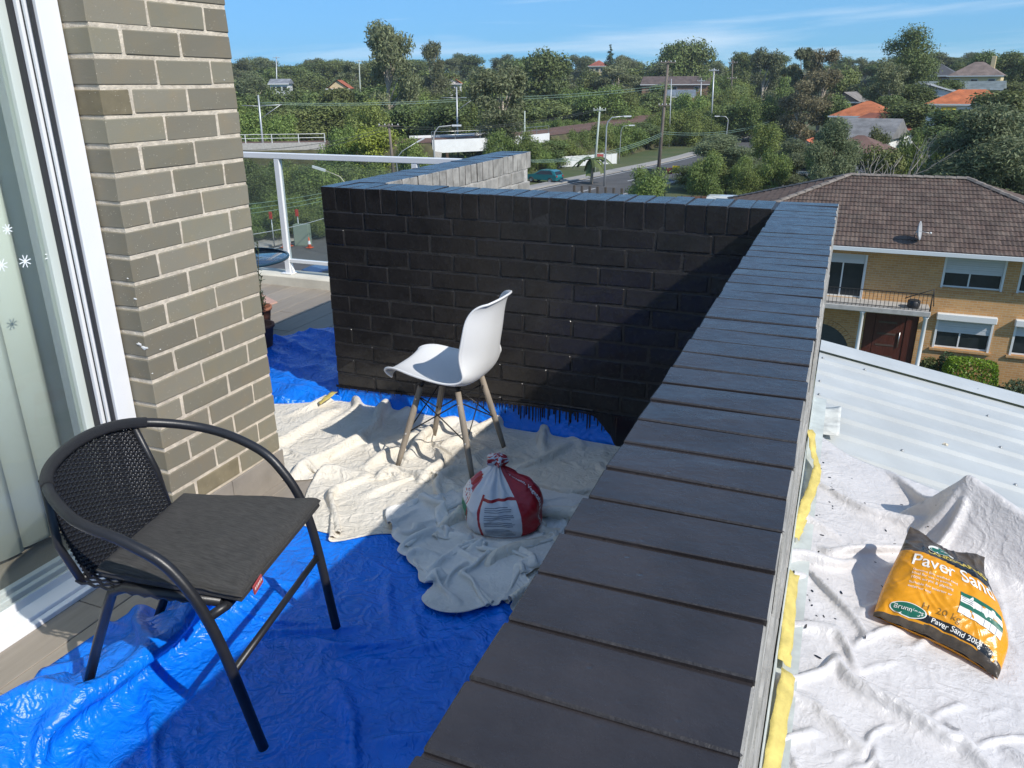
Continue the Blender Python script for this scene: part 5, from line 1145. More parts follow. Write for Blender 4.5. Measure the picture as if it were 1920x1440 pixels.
def tree(name, x, ytop, D, wpx, kind, label, group=None, near=False, ybase=None, rz=None):
    g = gnd(x, D); ht = atD(x, ytop, D).z - g.z; ps = NEARP if near else PROTO; cr_, tk_, H = random.choice(ps[kind])
    sz = max(.15, ht / H); w = wpx / F_PX * D / cos(PIT) * 1.0; base_w = {'dense': 7., 'lime': 7., 'gum': 6.4, 'brown': 6.4, 'open': 6., 'she': 6.6, 'pine': 4.4, 'bush': 10.5}[kind]; s = w / base_w
    r = empty(name, g, random.uniform(0, 6.28) if rz is None else rz, label, 'tree' if 'tree' in name else 'shrub', group); r.scale = (s, s, sz)
    link('crown', cr_, r); link('trunk', tk_, r); return r
G1, G2, G3 = 'trees on the far skyline', 'trees across the railway valley', 'trees among the houses'
T_ = [ # name, x, ytop, D, width px, kind, label, near
 ('gum_tree', 727, 28, 150, 112, 'gum', 'tallest gum tree with open crown and bare pale trunk above the balustrade'),
 ('gum_tree', 815, 74, 210, 66, 'gum', 'gum tree with rounded crown right of the tallest gum'),
 ('gum_tree', 938, 112, 112, 128, 'gum', 'broad grey-green gum with leaning pale trunk beside the white bridge'),
 ('broadleaf_tree', 1018, 80, 200, 95, 'dense', 'dense green tree left of the centre with wide domed crown'),
 ('broadleaf_tree', 985, 86, 215, 60, 'dense', 'dark domed tree between the broad gum and the wide centre dome'),
 ('conifer_tree', 1141, 80, 290, 42, 'pine', 'narrow dark conifer on the skyline above the grey centre tree'),
 ('broadleaf_tree', 1252, 70, 250, 75, 'dense', 'left half of the tall dark tree pair behind the wooden power pole'),
 ('broadleaf_tree', 1292, 62, 250, 80, 'dense', 'right half of the tall dark tree pair behind the wooden power pole'),
 ('broadleaf_tree', 1381, 78, 245, 48, 'dense', 'small-crowned dark tree standing clear on the skyline right of centre'),
 ('gum_tree', 1428, 84, 215, 66, 'gum', 'grey-green gum at the edge of the distant valley gap'),
 ('gum_tree', 1498, 80, 165, 66, 'open', 'brownish thin-crowned gum right of the valley gap'),
 ('gum_tree', 1538, 92, 160, 80, 'brown', 'russet gum beside the brownish thin-crowned gum'),
 ('gum_tree', 1507, 150, 135, 85, 'brown', 'lower olive-brown gum at the bend of the road'),
 ('broadleaf_tree', 1577, 108, 175, 60, 'dense', 'dark green tree right of the russet gum'),
 ('gum_tree', 1692, 38, 160, 98, 'dense', 'tall dense green gum towering over the houses on the right', True),
 ('gum_tree', 1662, 112, 140, 78, 'gum', 'grey-green gum in front of the towering gum'),
 ('broadleaf_tree', 1722, 90, 170, 40, 'dense', 'slim dark tree leaning on the towering gum'),
 ('broadleaf_tree', 1835, 88, 215, 55, 'dense', 'dark skyline tree left of the cream house chimney'),
 ('broadleaf_tree', 1876, 82, 220, 62, 'dense', 'dark skyline tree behind the cream house'),
 ('broadleaf_tree', 1915, 90, 215, 60, 'dense', 'dark skyline tree at the right picture edge'),
 ('broadleaf_tree', 1783, 108, 240, 40, 'dense', 'small skyline tree left of the cream house'),
 ('broadleaf_tree', 1145, 122, 230, 82, 'gum', 'rounded grey tree below the conifer in the centre'),
 ('broadleaf_tree', 1705, 182, 112, 100, 'dense', 'dark green garden tree beside the red roofs'),
 ('broadleaf_tree', 1775, 190, 100, 120, 'dense', 'leafy tree in front of the orange-roofed house'),
 ('broadleaf_tree', 1888, 150, 105, 110, 'dense', 'big dark tree at the right edge above the brown roof'),
 ('broadleaf_tree', 1765, 140, 160, 60, 'dense', 'tree beside the dark roof under the cream house'),
 ('broadleaf_tree', 692, 224, 92, 100, 'lime', 'yellow-green tree on the bank left of the white bridge'),
 ('broadleaf_tree', 628, 228, 95, 90, 'bush', 'mid green tree left of the yellow-green tree'),
 ('broadleaf_tree', 935, 236, 98, 70, 'bush', 'leafy bush at the foot of the broad gum beside the bridge'),
 ('broadleaf_tree', 988, 240, 97, 60, 'bush', 'leafy bush hiding the right end of the white bridge'),
 ('broadleaf_tree', 770, 245, 88, 75, 'bush', 'green tree between the yellow-green tree and the bridge'),
 ('sheoak_tree', 1367, 252, 92, 152, 'she', 'round grey-green tree over the red parked car', True),
 ('sheoak_tree', 1492, 262, 84, 112, 'she', 'grey-green tree left of the dark drooping tree', True),
 ('sheoak_tree', 1575, 222, 66, 108, 'she', 'drooping dark sheoak in front of the white cottage', True),
 ('sheoak_tree', 1845, 196, 60, 215, 'she', 'large dark sheoak above the ridge of the tiled roof', True),
 ('sheoak_tree', 1925, 215, 66, 120, 'she', 'dark drooping tree cut by the right picture edge', True),
 ('feathery_shrub', 1218, 318, 62, 118, 'bush', 'feathery light green shrub just above the black wall in the centre', True),
 ('broadleaf_tree', 1440, 232, 110, 70, 'bush', 'green bush by the road bend beyond the round tree', True),
 ('broadleaf_tree', 1655, 228, 92, 40, 'dense', 'small tree beside the white cottage'),
]
for t in T_:
    tree(*t[:7], group=None, near=len(t) > 7)
random.seed(77)
ORD = 'first second third fourth fifth sixth seventh eighth ninth tenth eleventh twelfth thirteenth fourteenth fifteenth sixteenth seventeenth eighteenth nineteenth twentieth'.split()
ORD += ['twenty-' + w for w in ORD[:9]] + ['thirtieth'] + ['thirty-' + w for w in ORD[:9]]
def fill(n, xr, yr, Dr, wr_, kinds, name, label, group, nm='tree'):
    for i in range(n):
        x = random.uniform(*xr) if n < 4 else xr[0] + (xr[1] - xr[0]) * (i + random.uniform(.1, .9)) / n; y = random.uniform(*yr) if not callable(yr) else yr(x)
        tree(name, x, y, random.uniform(*Dr), random.uniform(*wr_), random.choice(kinds), label + ', ' + ORD[i] + ' from the left', group)
fill(20, (425, 800), (100, 118), (290, 370), (45, 70), ['dense', 'dense', 'gum'], 'skyline_tree', 'distant dark tree along the left skyline', G1)
fill(26, (800, 1460), (94, 120), (290, 380), (42, 66), ['dense', 'gum'], 'skyline_tree', 'distant tree along the centre skyline', G1)
fill(18, (1530, 1935), (96, 118), (290, 370), (45, 70), ['dense', 'gum'], 'skyline_tree', 'distant tree along the right skyline', G1)
fill(22, (425, 1240), (112, 142), (215, 262), (65, 100), ['dense', 'gum', 'dense'], 'valley_tree', 'dark tree in the upper row beyond the railway', G2)
fill(20, (430, 1150), (142, 180), (150, 190), (80, 120), ['dense', 'dense', 'bush'], 'valley_tree', 'leafy tree in the middle row beyond the railway', G2)
fill(14, (430, 930), (178, 208), (122, 140), (80, 120), ['dense', 'bush'], 'valley_tree', 'dense tree close behind the railway line', G2)
fill(14, (1180, 1490), (126, 156), (225, 270), (55, 80), ['dense', 'bush'], 'valley_tree', 'green tree on the slope beyond the road', G2)
fill(14, (1130, 1480), (164, 194), (160, 200), (60, 90), ['bush', 'bush', 'dense'], 'valley_tree', 'green tree on the far roadside', G2)
def ylow(x): return 262 - (x - 1000) * .16 + random.uniform(-12, 12)
for i in range(26):                # scrub on the bank between railway and road
    x = 985 + i * 17 + random.uniform(-6, 6); tree('bank_shrub', x, 268 - (x - 985) * .19 + random.uniform(-14, 8), 104 + (x - 985) * .17 + random.uniform(-4, 6), random.uniform(55, 85), random.choice(['bush', 'bush', 'dense', 'lime'] if i % 4 == 0 else ['bush', 'bush', 'dense']), 'green shrub in the lower row between railway and road, ' + ORD[i] + ' from the left', 'shrubs on the railway bank')
for i in range(12):
    x = 1000 + i * 22 + random.uniform(-6, 6); tree('bank_shrub', x, 232 - (x - 1000) * .14 + random.uniform(-8, 8), 135 + i * 6, random.uniform(50, 75), 'bush', 'green shrub in the upper row between railway and road, ' + ORD[i] + ' from the left', 'shrubs on the railway bank')
for i in range(22):                # thicket below the railway on the left
    x = 440 + i * 21 + random.uniform(-8, 8); D = random.uniform(64, 80); tree('thicket_shrub', x, random.uniform(296, 330) - (8 if i % 2 else 0), D, random.uniform(75, 115), random.choice(['bush', 'bush', 'dense']), 'bushy shrub in the back row of the thicket below the railway, ' + ORD[i] + ' from the left', 'shrubs below the railway', near=(i < 9))
for i in range(10):
    x = 450 + i * 18; tree('thicket_shrub', x, random.uniform(365, 395), random.uniform(60.5, 63), random.uniform(60, 85), 'bush', 'bushy shrub in the front row of the roadside thicket, ' + ORD[i] + ' from the left', 'shrubs below the railway', near=True)
fill(17, (1550, 1935), (146, 196), (130, 185), (55, 85), ['dense', 'dense', 'gum'], 'garden_tree', 'dark garden tree among the roofs on the right', G3)
fill(10, (1560, 1935), (235, 282), (66, 78), (55, 85), ['dense', 'bush'], 'garden_shrub', 'garden shrub behind the brick house', 'shrubs behind the brick house')
fill(8, (1290, 1480), (282, 318), (72, 90), (65, 90), ['bush', 'dense'], 'garden_shrub', 'low green shrub round the driveway', 'shrubs by the driveway')
# hedge and shrubs in front of the brick house
def leafy(name, loc, size, n, ls, m, label, cat='shrub', box=True):
    r = empty(name, loc, 0, label, cat); mb = MB()
    for i in range(n):
        f = random.randrange(5); p = V([random.uniform(-1, 1) for _ in range(3)])
        if box:
            k = (0, 0, 1, 1, 2)[f]; p[k] = (1, -1, 1, -1, 1)[f] * random.uniform(.86, 1.02); p = V((p.x, p.y, p.z)); p = V((p.x * (1 - .12 * p.z ** 4), p.y, p.z)); q = V([random.gauss(0, .6) for _ in range(3)]); q[k] += (1, -1, 1, -1, 1)[f]
            ln = max(abs(p.x), abs(p.y), abs(p.z)); p *= 1 - .10 * (max(0, abs(p.x) + abs(p.y) + abs(p.z) - 2))
        else: p = p.normalized() * random.random() ** .35; q = p + V([random.gauss(0, .6) for _ in range(3)])
        leaf(mb, V((p.x * size[0], p.y * size[1], size[2] * (1 + p.z))), ls * random.uniform(.7, 1.3), q.normalized(), .55)
    mb.build('foliage', m, r, local=True); tk = MB()
    for s in (-.4, 0, .4): tk.tube([(s * size[0], 0, 0), (s * size[0] * 1.2, .1, size[2] * 1.2)], .03, 5)
    tk.build('stems', BARK, r, local=True); return r
leafy('clipped_hedge', (5.02, HY - 1.1, HG), (.84, .45, .60), 5200, .045, mat('leaf_hedge', (.17, .27, .02), .5, island=.4, trans=.25), 'bright green clipped box hedge under the lower window of the brick house')
leafy('garden_shrub', (3.75, HY - .5, HG), (.36, .3, .5), 1500, .05, LEAF['dense'], 'small dark shrub beside the porch column of the brick house', box=False)
leafy('garden_shrub', (7.1, HY - 1.6, HG - .2), (1.3, .7, .55), 3000, .06, LEAF['gum'], 'grey spreading shrub at the right foot of the brick house', box=False)
leafy('garden_shrub', (4.35, HY - .35, HG), (.4, .25, .62), 1200, .05, LEAF['pine'], 'dark twiggy shrub behind the left end of the clipped hedge', box=False)
# bare tree, palm
def bare(x, D, ytop, label):
    g = gnd(x, D); ht = atD(x, ytop, D).z - g.z; r = empty('bare_tree', g, 0, label, 'tree'); mb = MB()
    def grow(p, d, l, rad, dep):
        q = p + d * l; mb.tube([p, p.lerp(q, .5) + V([random.gauss(0, l * .04) for _ in range(3)]), q], [rad, rad * .8, rad * .6], 5, cap=False)
        if dep:
            for k in range(3): grow(q if k else p.lerp(q, .7), (d + V((random.gauss(0, .45), random.gauss(0, .45), random.gauss(.1, .25)))).normalized(), l * random.uniform(.6, .8), rad * .58, dep - 1)
    grow(V((0, 0, -.3)), V((.02, 0, 1)), ht * .36, .09, 3); mb.build('branches', mat('bark_grey_bare', (.30, .27, .24), .9), r, local=True); return r
random.seed(12); bare(1705, 58, 205, 'leafless grey tree above the left end of the tiled roof'); bare(1636, 56, 238, 'thin bare pole-like tree in front of the white cottage')
pg = gnd(1113, 92); pm = empty('palm_tree', pg, 0, 'small palm tree by the road in front of the kerb lamp', 'tree'); ph = atD(1113, 300, 92).z - pg.z
MB().tube([(0, 0, -.2), (.05, 0, ph * .5), (0, 0, ph)], [.2, .15, .12], 8).build('trunk', BARKP, pm, local=True); fm = MB()
for k in range(15):
    a = k * 2.4; L_ = random.uniform(1.7, 2.5); up_ = random.uniform(.2, 1.1); pts = [V((cos(a) * L_ * t, sin(a) * L_ * t, ph + up_ * t * 1.6 - 1.9 * t * t)) for t in (0, .2, .4, .6, .8, 1)]
    for p, q in zip(pts, pts[1:]):
        s = V((-sin(a), cos(a), -.35)) * .28; s2 = V((sin(a), -cos(a), -.35)) * .28; fm.add([p, q, q + s, p + s], [(0, 1, 2, 3)]); fm.add([p, q, q + s2, p + s2], [(0, 1, 2, 3)])
fm.build('fronds', LEAF['dense'], pm, local=True)
# ------------------------------------------------------------------ houses in the distance
def far_house(x, ye, D, w, d, h, rh, rz, wc, rc, kind, label, name='house', chimney=False, awning=None, wins=3):
    p = atD(x, ye, D); ez = p.z; base = min(ez - h, terrain(p.x, p.y)); r = empty(name, (p.x, p.y, base), rz, label, 'house'); H_ = ez - base
    wm = mat('house_wall_%d_%d_%d' % tuple(int(c * 99) for c in wc), wc, .85, .06, .5); rm_ = mat('house_roof_%d_%d_%d' % tuple(int(c * 99) for c in rc), rc, .85, .25, .9, .5, 6)
    a, b = w / 2, d / 2; o = .45
    MB().box((-a, -b, 0), (a, b, H_)).build('wall', wm, r, local=True)
    mb = MB()
    if kind == 'hip':
        k = min(a, b) * .98; rx, ry = max(.05, a + o - k - o * .5), max(.05, b + o - k - o * .5)
        if a >= b: q = [(-rx, 0), (rx, 0)]
        else: q = [(0, -ry), (0, ry)]
        vs = [(-a - o, -b - o, H_), (a + o, -b - o, H_), (a + o, b + o, H_), (-a - o, b + o, H_)] + [(u, v, H_ + rh) for u, v in q]
        fs = [(0, 1, 5, 4), (1, 2, 5), (2, 3, 4, 5), (3, 0, 4), (3, 2, 1, 0)] if a >= b else [(0, 1, 4), (1, 2, 5, 4), (2, 3, 5), (3, 0, 4, 5), (3, 2, 1, 0)]
    elif kind == 'gable':      # gable end faces the viewer
        vs = [(-a - o, -b - o, H_), (a + o, -b - o, H_), (a + o, b + o, H_), (-a - o, b + o, H_), (0, -b - o, H_ + rh), (0, b + o, H_ + rh)]; fs = [(1, 2, 5, 4), (3, 0, 4, 5), (3, 2, 1, 0), (2, 3, 5)]
        MB().add([(-a, -b - .01, H_), (a, -b - .01, H_), (0, -b - .01, H_ + rh * .93)], [(0, 1, 2)]).build('gable_end', wm, r, local=True)
    else:                      # long side faces the viewer
        vs = [(-a - o, -b - o, H_), (a + o, -b - o, H_), (a + o, b + o, H_), (-a - o, b + o, H_), (-a - o, 0, H_ + rh), (a + o, 0, H_ + rh)]; fs = [(0, 1, 5, 4), (2, 3, 4, 5), (1, 2, 5), (3, 0, 4), (3, 2, 1, 0)]
    mb.add(vs, fs); ro_ = mb.build('roof', rm_, r, local=True)
    MB().box((-a - o - .05, -b - o - .06, H_ - .18), (a + o + .05, -b - o - .002, H_ + .02)).build('gutter', TRIMW, r, local=True)
    for i in range(wins):
        cx = -a + w * (i + .5) / wins; z0 = H_ - 1.75
        f = MB().box((cx - .65, -b - .06, z0), (cx + .65, -b - .003, z0 + 1.15)).build('window', TRIMW, r, local=True); MB().box((cx - .57, -b - .075, z0 + .08), (cx + .57, -b - .061, z0 + 1.07)).build('pane', GLASSW, f, local=True)
    if chimney: MB().box((a * .45, -.4, H_ + rh * .3), (a * .45 + .8, .4, H_ + rh + 1.), bev=.05).build('chimney', wm, ro_, local=True)
    if awning:
        for s in awning: MB().add([(s - .9, -b - .08, H_ - .4), (s + .9, -b - .08, H_ - .4), (s + .9, -b - 1., H_ - 1.), (s - .9, -b - 1., H_ - 1.)], [(0, 1, 2, 3)]).build('awning', mat('yellow_awning', (.75, .58, .05), .7), r, local=True)
    return r
WHT, CRM, BRK, GRY = (.74, .75, .74), (.62, .50, .30), (.28, .17, .11), (.36, .35, .33)
RED_, ORG, DGR, BRN, BLU = (.26, .085, .05), (.42, .13, .05), (.13, .125, .125), (.115, .085, .075), (.15, .18, .21)
far_house(1628, 256, 98, 5.6, 8, 3.2, 1.9, -.25, WHT, (.20, .195, .19), 'long', 'white weatherboard cottage with grey roof above the tiled ridge', wins=3)
far_house(1625, 216, 128, 7.5, 7.5, 3, 1.9, -.2, CRM, ORG, 'hip', 'house with brick-red hip roof just above the white cottage')
far_house(1640, 240, 112, 8, 7, 3, 1.8, -.2, WHT, RED_, 'hip', 'house with darker red-brown hip roof directly behind the white cottage')
far_house(1592, 190, 150, 4.6, 7, 6, 1.5, -.25, (.25, .19, .15), (.22, .20, .18), 'gable', 'tall narrow brown house with grey roof behind the red roofs')
far_house(1680, 334, 74, 8.5, 7, 3.2, 1.9, -.06, GRY, (.105, .108, .12), 'long', 'low building with plain dark slate-grey roof behind the brick house')
far_house(1818, 194, 130, 9.6, 7, 3.2, 1.8, -.15, WHT, (.50, .15, .055), 'hip', 'white house with bright orange tiled roof and yellow awnings', awning=(-2.2, 3.2))
far_house(1832, 142, 195, 9, 8, 4, 2.6, -.2, (.66, .53, .30), (.20, .15, .125), 'hip', 'cream house with tall chimney high on the right hillside', chimney=True)
far_house(1738, 178, 150, 11, 8, 3, 1.7, -.2, WHT, (.27, .28, .28), 'gable', 'white gabled house left of the orange roof')
far_house(1785, 166, 165, 15, 7, 3, 1.2, -.2, GRY, (.16, .19, .19), 'long', 'long grey-green roofed building behind the orange roof')
far_house(1742, 142, 200, 11, 8, 3, 2.4, -.2, BRK, (.085, .085, .09), 'hip', 'house with very dark roof left of the cream house')
far_house(1905, 262, 84, 7, 7, 3, 1.8, -.3, BRK, (.185, .095, .07), 'hip', 'house with brown tiled roof at the right picture edge')
far_house(1268, 158, 230, 17, 8, 3, 2., .1, BRK, BRN, 'long', 'long brown-roofed house behind the wooden power pole')
far_house(1312, 131, 275, 9, 8, 3, 1.8, .1, CRM, (.20, .165, .15), 'gable', 'pale house below the tall dark tree pair')
far_house(1275, 181, 212, 6.5, 6, 2.5, 1.6, .1, (.3, .16, .1), BLU, 'long', 'small blue-grey roofed house right of the wooden pole')
far_house(848, 157, 225, 4.6, 6, 3, 1.8, .4, WHT, ORG, 'gable', 'white gabled house with orange roof among the trees left of the broad gum')
far_house(638, 166, 215, 5, 6, 3, 2., .4, CRM, (.36, .10, .045), 'gable', 'orange-red gable among dark trees above the balustrade')
far_house(527, 157, 230, 4.5, 5, 2, 1.2, .4, WHT, (.22, .23, .25), 'long', 'pale house with grey roof near the pillar skyline')
far_house(1123, 124, 300, 5.5, 6, 3, 1.9, .1, CRM, (.30, .09, .06), 'hip', 'tiny red roof on the skyline left of the conifer')
far_house(1515, 287, 94, 4.2, 4, 2.4, 1.5, -.1, WHT, (.45, .12, .05), 'gable', 'small orange roof peeping through the grey-green trees')
far_house(1610, 286, 86, 6, 6, 2.8, 1.6, -.2, WHT, (.15, .085, .065), 'hip', 'low brown roof in front of the white cottage')
# ------------------------------------------------------------------ poles, lamps, wires
WOODP = mat('pole_timber', (.17, .14, .115), .9, .25, 3, stretch=(3, 3, .3)); GALV = mat('galvanised_steel', (.48, .50, .51), .45, metal=.5); CPOLE = mat('pale_green_pole', (.45, .50, .44), .8)
def pole(x, yb, yt, D, r, m, label, name='power_pole', xt=None, arms=(), ins=True):
    b = gnd(x, D); t = atD(xt if xt is not None else x, yt, D); root = empty(name, b, 0, label, 'pole')
    MB().tube([b - V((0, 0, .5)), b.lerp(t, .5), t], [r * 1.25, r, r * .75], 8).build('shaft', m, root)
    for (f, hw, az_) in arms:
        c = b.lerp(t, f); u = V((cos(az_), sin(az_), 0)); a = MB().obox(c + u.cross(V((0, 0, 1))) * r, u * hw, V((0, 0, .06)), u.cross(V((0, 0, 1))) * .05).build('crossarm', m, root)
        if ins:
            for s in (-.9, -.35, .35, .9): MB().lathe([(.05, 0), (.06, .08), (.03, .16)], c + u * hw * s + V((0, 0, .061)) + u.cross(V((0, 0, 1))) * r, 6).build('insulator', TRIMW, a)
    return b, t
A0, A1 = .25, 1.2
pole(1241, 325, 114, 103, .19, WOODP, 'tall leaning wooden power pole in the centre of the view', xt=1253, arms=((.985, .9, A0), (.62, .7, A0)))
pole(732, 330, 232, 86, .16, WOODP, 'short wooden power pole behind the balustrade', xt=729, arms=((.97, 1.1, A0),))
pole(1118, 300, 200, 106, .14, CPOLE, 'pale green concrete pole left of the centre kerb lamp', xt=1125, arms=((.95, .8, A0),))
pole(983, 290, 208, 100, .10, CPOLE, 'thin pale pole beside the broad gum', xt=984)
pole(1337, 225, 128, 165, .14, GALV, 'slim grey pole right of the wooden power pole', xt=1339, arms=((.97, .9, A0),))
pole(1372, 200, 112, 190, .15, WOODP, 'distant pole carrying a pale transformer', xt=1374, arms=((.96, 1., A0), (.75, 1., A0)))
pole(1315, 190, 147, 205, .12, GALV, 'distant thin pole by the blue-grey roof', arms=((.95, .9, A0),))
pole(1442, 200, 152, 225, .12, CPOLE, 'distant pale pole beside the far bend of the road', arms=((.95, .9, A0),))
pole(1259, 235, 148, 150, .09, GALV, 'thin grey rail mast right behind the wooden power pole', name='rail_mast')
pole(518, 150, 106, 250, .16, GALV, 'distant mast near the pillar on the left skyline', name='rail_mast', arms=((.98, 1., A0),))
pole(676, 180, 112, 215, .14, CPOLE, 'distant pale pole left of the tallest gum', xt=673, arms=((.98, 1., A0),))
pole(1420, 130, 98, 330, .13, GALV, 'tiny pole on the skyline above the road', arms=((.9, 1., A0),))
for (x, yt, D, lab) in ((856, 163, 119, 'grey rail mast with bracket arm above the white bridge'), (484, 178, 112, 'grey rail mast with bracket arm beside the pillar')):
    b, t = pole(x, 250, yt, D, .13, GALV, lab, name='rail_mast'); root = [o for o in COL.objects if o.get('label') == lab][0]
    c = b.lerp(t, .86); MB().tube([c, c + V((2.6, 1.2, .15))], .05, 6).build('bracket', GALV, root); MB().tube([b.lerp(t, .7), c + V((2.4, 1.1, .1))], .04, 6).build('stay', GALV, root); MB().tube([c, c + V((-2.0, -.9, .1))], .04, 6).build('bracket', GALV, root)
tx = atD(1369, 200, 189); o = MB().lathe([(.0, -.8), (.45, -.8), (.45, .7), (.3, .8), (0, .82)], tx, 10, cap=False).build('transformer', mat('transformer_grey', (.55, .57, .57), .6)); tag(o, 'pale can-shaped transformer hanging on the distant pole', 'transformer')
def lamp(x, yt, D, arm, label, r=.09, m=GALV, h2=.75):
    b = gnd(x, D); t = atD(x, yt, D); root = empty('street_lamp', b, 0, label, 'street lamp'); e = V((arm[0], arm[1], arm[2])); k = b.lerp(t, .88)
    MB().tube([b, b.lerp(t, .5), k, k.lerp(t, .6) + e * .06, t + e * .25 + V((0, 0, .1)), t + e * .8 + V((0, 0, .2))], [r * 1.3, r, r * .8, r * .7, r * .6, r * .5], 8).build('pole', m, root)
    hd_ = t + e * .82 + V((0, 0, .2)); d = e.normalized(); MB().obox(hd_ + d * h2 * .5, d * h2 * .55, V((0, 0, 1)).cross(d) * .13, V((0, 0, .07))).build('lamp_head', mat('lamp_head', (.62, .64, .65), .5), root)
R_ = V((cos(YAW), sin(YAW), 0))
lamp(1138, 222, 90, R_ * 2.2, 'curved street lamp in the centre standing before the wooden power pole')
lamp(812, 240, 74, R_ * 2.1, 'curved street lamp standing in front of the white rail bridge', m=mat('lamp_grey', (.36, .37, .37), .6))
lamp(1366, 220, 150, R_ * -2.0, 'distant street lamp with its head pointing left above the round tree')
lamp(650, 338, 52, R_ * -1.6 + V((0, 0, .5)), 'lamp with thin cream arm seen behind the balustrade glass', r=.05, m=mat('lamp_cream', (.58, .52, .38), .6))
lamp(742, 292, 80, R_ * 2.6 + V((0, 0, 1.3)), 'lamp on a slanting arm right of the short wooden pole', r=.06)
lamp(1165, 238, 118, R_ * 1.3, 'smaller lamp head just right of the curved centre lamp', r=.05)
WIREM = mat('cable_dark', (.05, .055, .05), .6); WIREG = mat('cable_green_sheath', (.20, .30, .24), .5); WIREP = mat('cable_pale', (.45, .47, .48), .5)
def wire(a, b, sag, r, m, label, group=None):
    a, b = V(a), V(b); n = 14; pts = [a.lerp(b, i / n) - V((0, 0, sag * 4 * (i / n) * (1 - i / n))) for i in range(n + 1)]; o = MB().tube(pts, r, 5).build('overhead_cable', m); tag(o, label, 'cable', group); return o
A = atD
GW = 'overhead cables crossing the view'
NTH = ('top', 'middle', 'lowest')
for k in range(3): wire(A(455, 384 + k * 9, 54), A(760, 318 + k * 6, 72), .4, .017, WIREG, NTH[k] + ' of three pale green cables crossing behind the balustrade glass', GW)
wire(A(455, 442, 50), A(650, 395, 60), .2, .022, WIREP, 'pale thick cable low behind the balustrade glass')
for k in range(3): wire(A(1243, 248 + k * 3, 103), A(985 + k * 6, 300 + k * 2, 84), .9, .022, WIREG, NTH[k] + ' of three green cables sagging left from the wooden power pole', GW)
for k in range(2): wire(A(1243, 247 + k * 4, 103), A(1442, 228 + k * 3, 150), .8, .024, WIREG, ('upper', 'lower')[k] + ' green cable running right from the wooden power pole', GW)
wire(A(1253, 120, 103), A(1000, 146, 220), 1., .03, WIREM, 'thin dark cable from the top of the wooden power pole to the left')
for k in range(2): wire(A(484, 192 + k * 3, 112), A(856, 186 + k * 4, 119), .3, .028, WIREG, ('upper', 'lower')[k] + ' green contact wire over the railway left of the bridge', GW)
for k in range(2): wire(A(856, 184 + k * 4, 119), A(1259, 158 + k * 5, 150), .5, .028, WIREG, ('upper', 'lower')[k] + ' green contact wire over the railway right of the bridge', GW)
for k in range(2): wire(A(729, 236 + k * 5, 86), A(455, 282 + k * 12, 66), .5, .02, WIREM, ('upper', 'lower')[k] + ' dark cable from the short wooden pole to the left', GW)
for k in range(2): wire(A(729, 236 + k * 4, 86), A(1125, 203 + k * 3, 106), .9, .02, WIREM, ('upper', 'lower')[k] + ' dark cable between the short wooden pole and the pale green pole', GW)
wire(A(435, 122, 240), A(675, 116, 215), .6, .035, WIREM, 'thin distant cable near the left skyline'); wire(A(675, 138, 215), A(980, 144, 230), .8, .035, WIREM, 'thin distant cable across the valley trees')
for k in range(2): wire(A(1374, 118 + k * 12, 190), A(1442, 156 + k * 3, 225), .8, .03, WIREM, ('upper', 'lower')[k] + ' distant cable along the far road', GW)
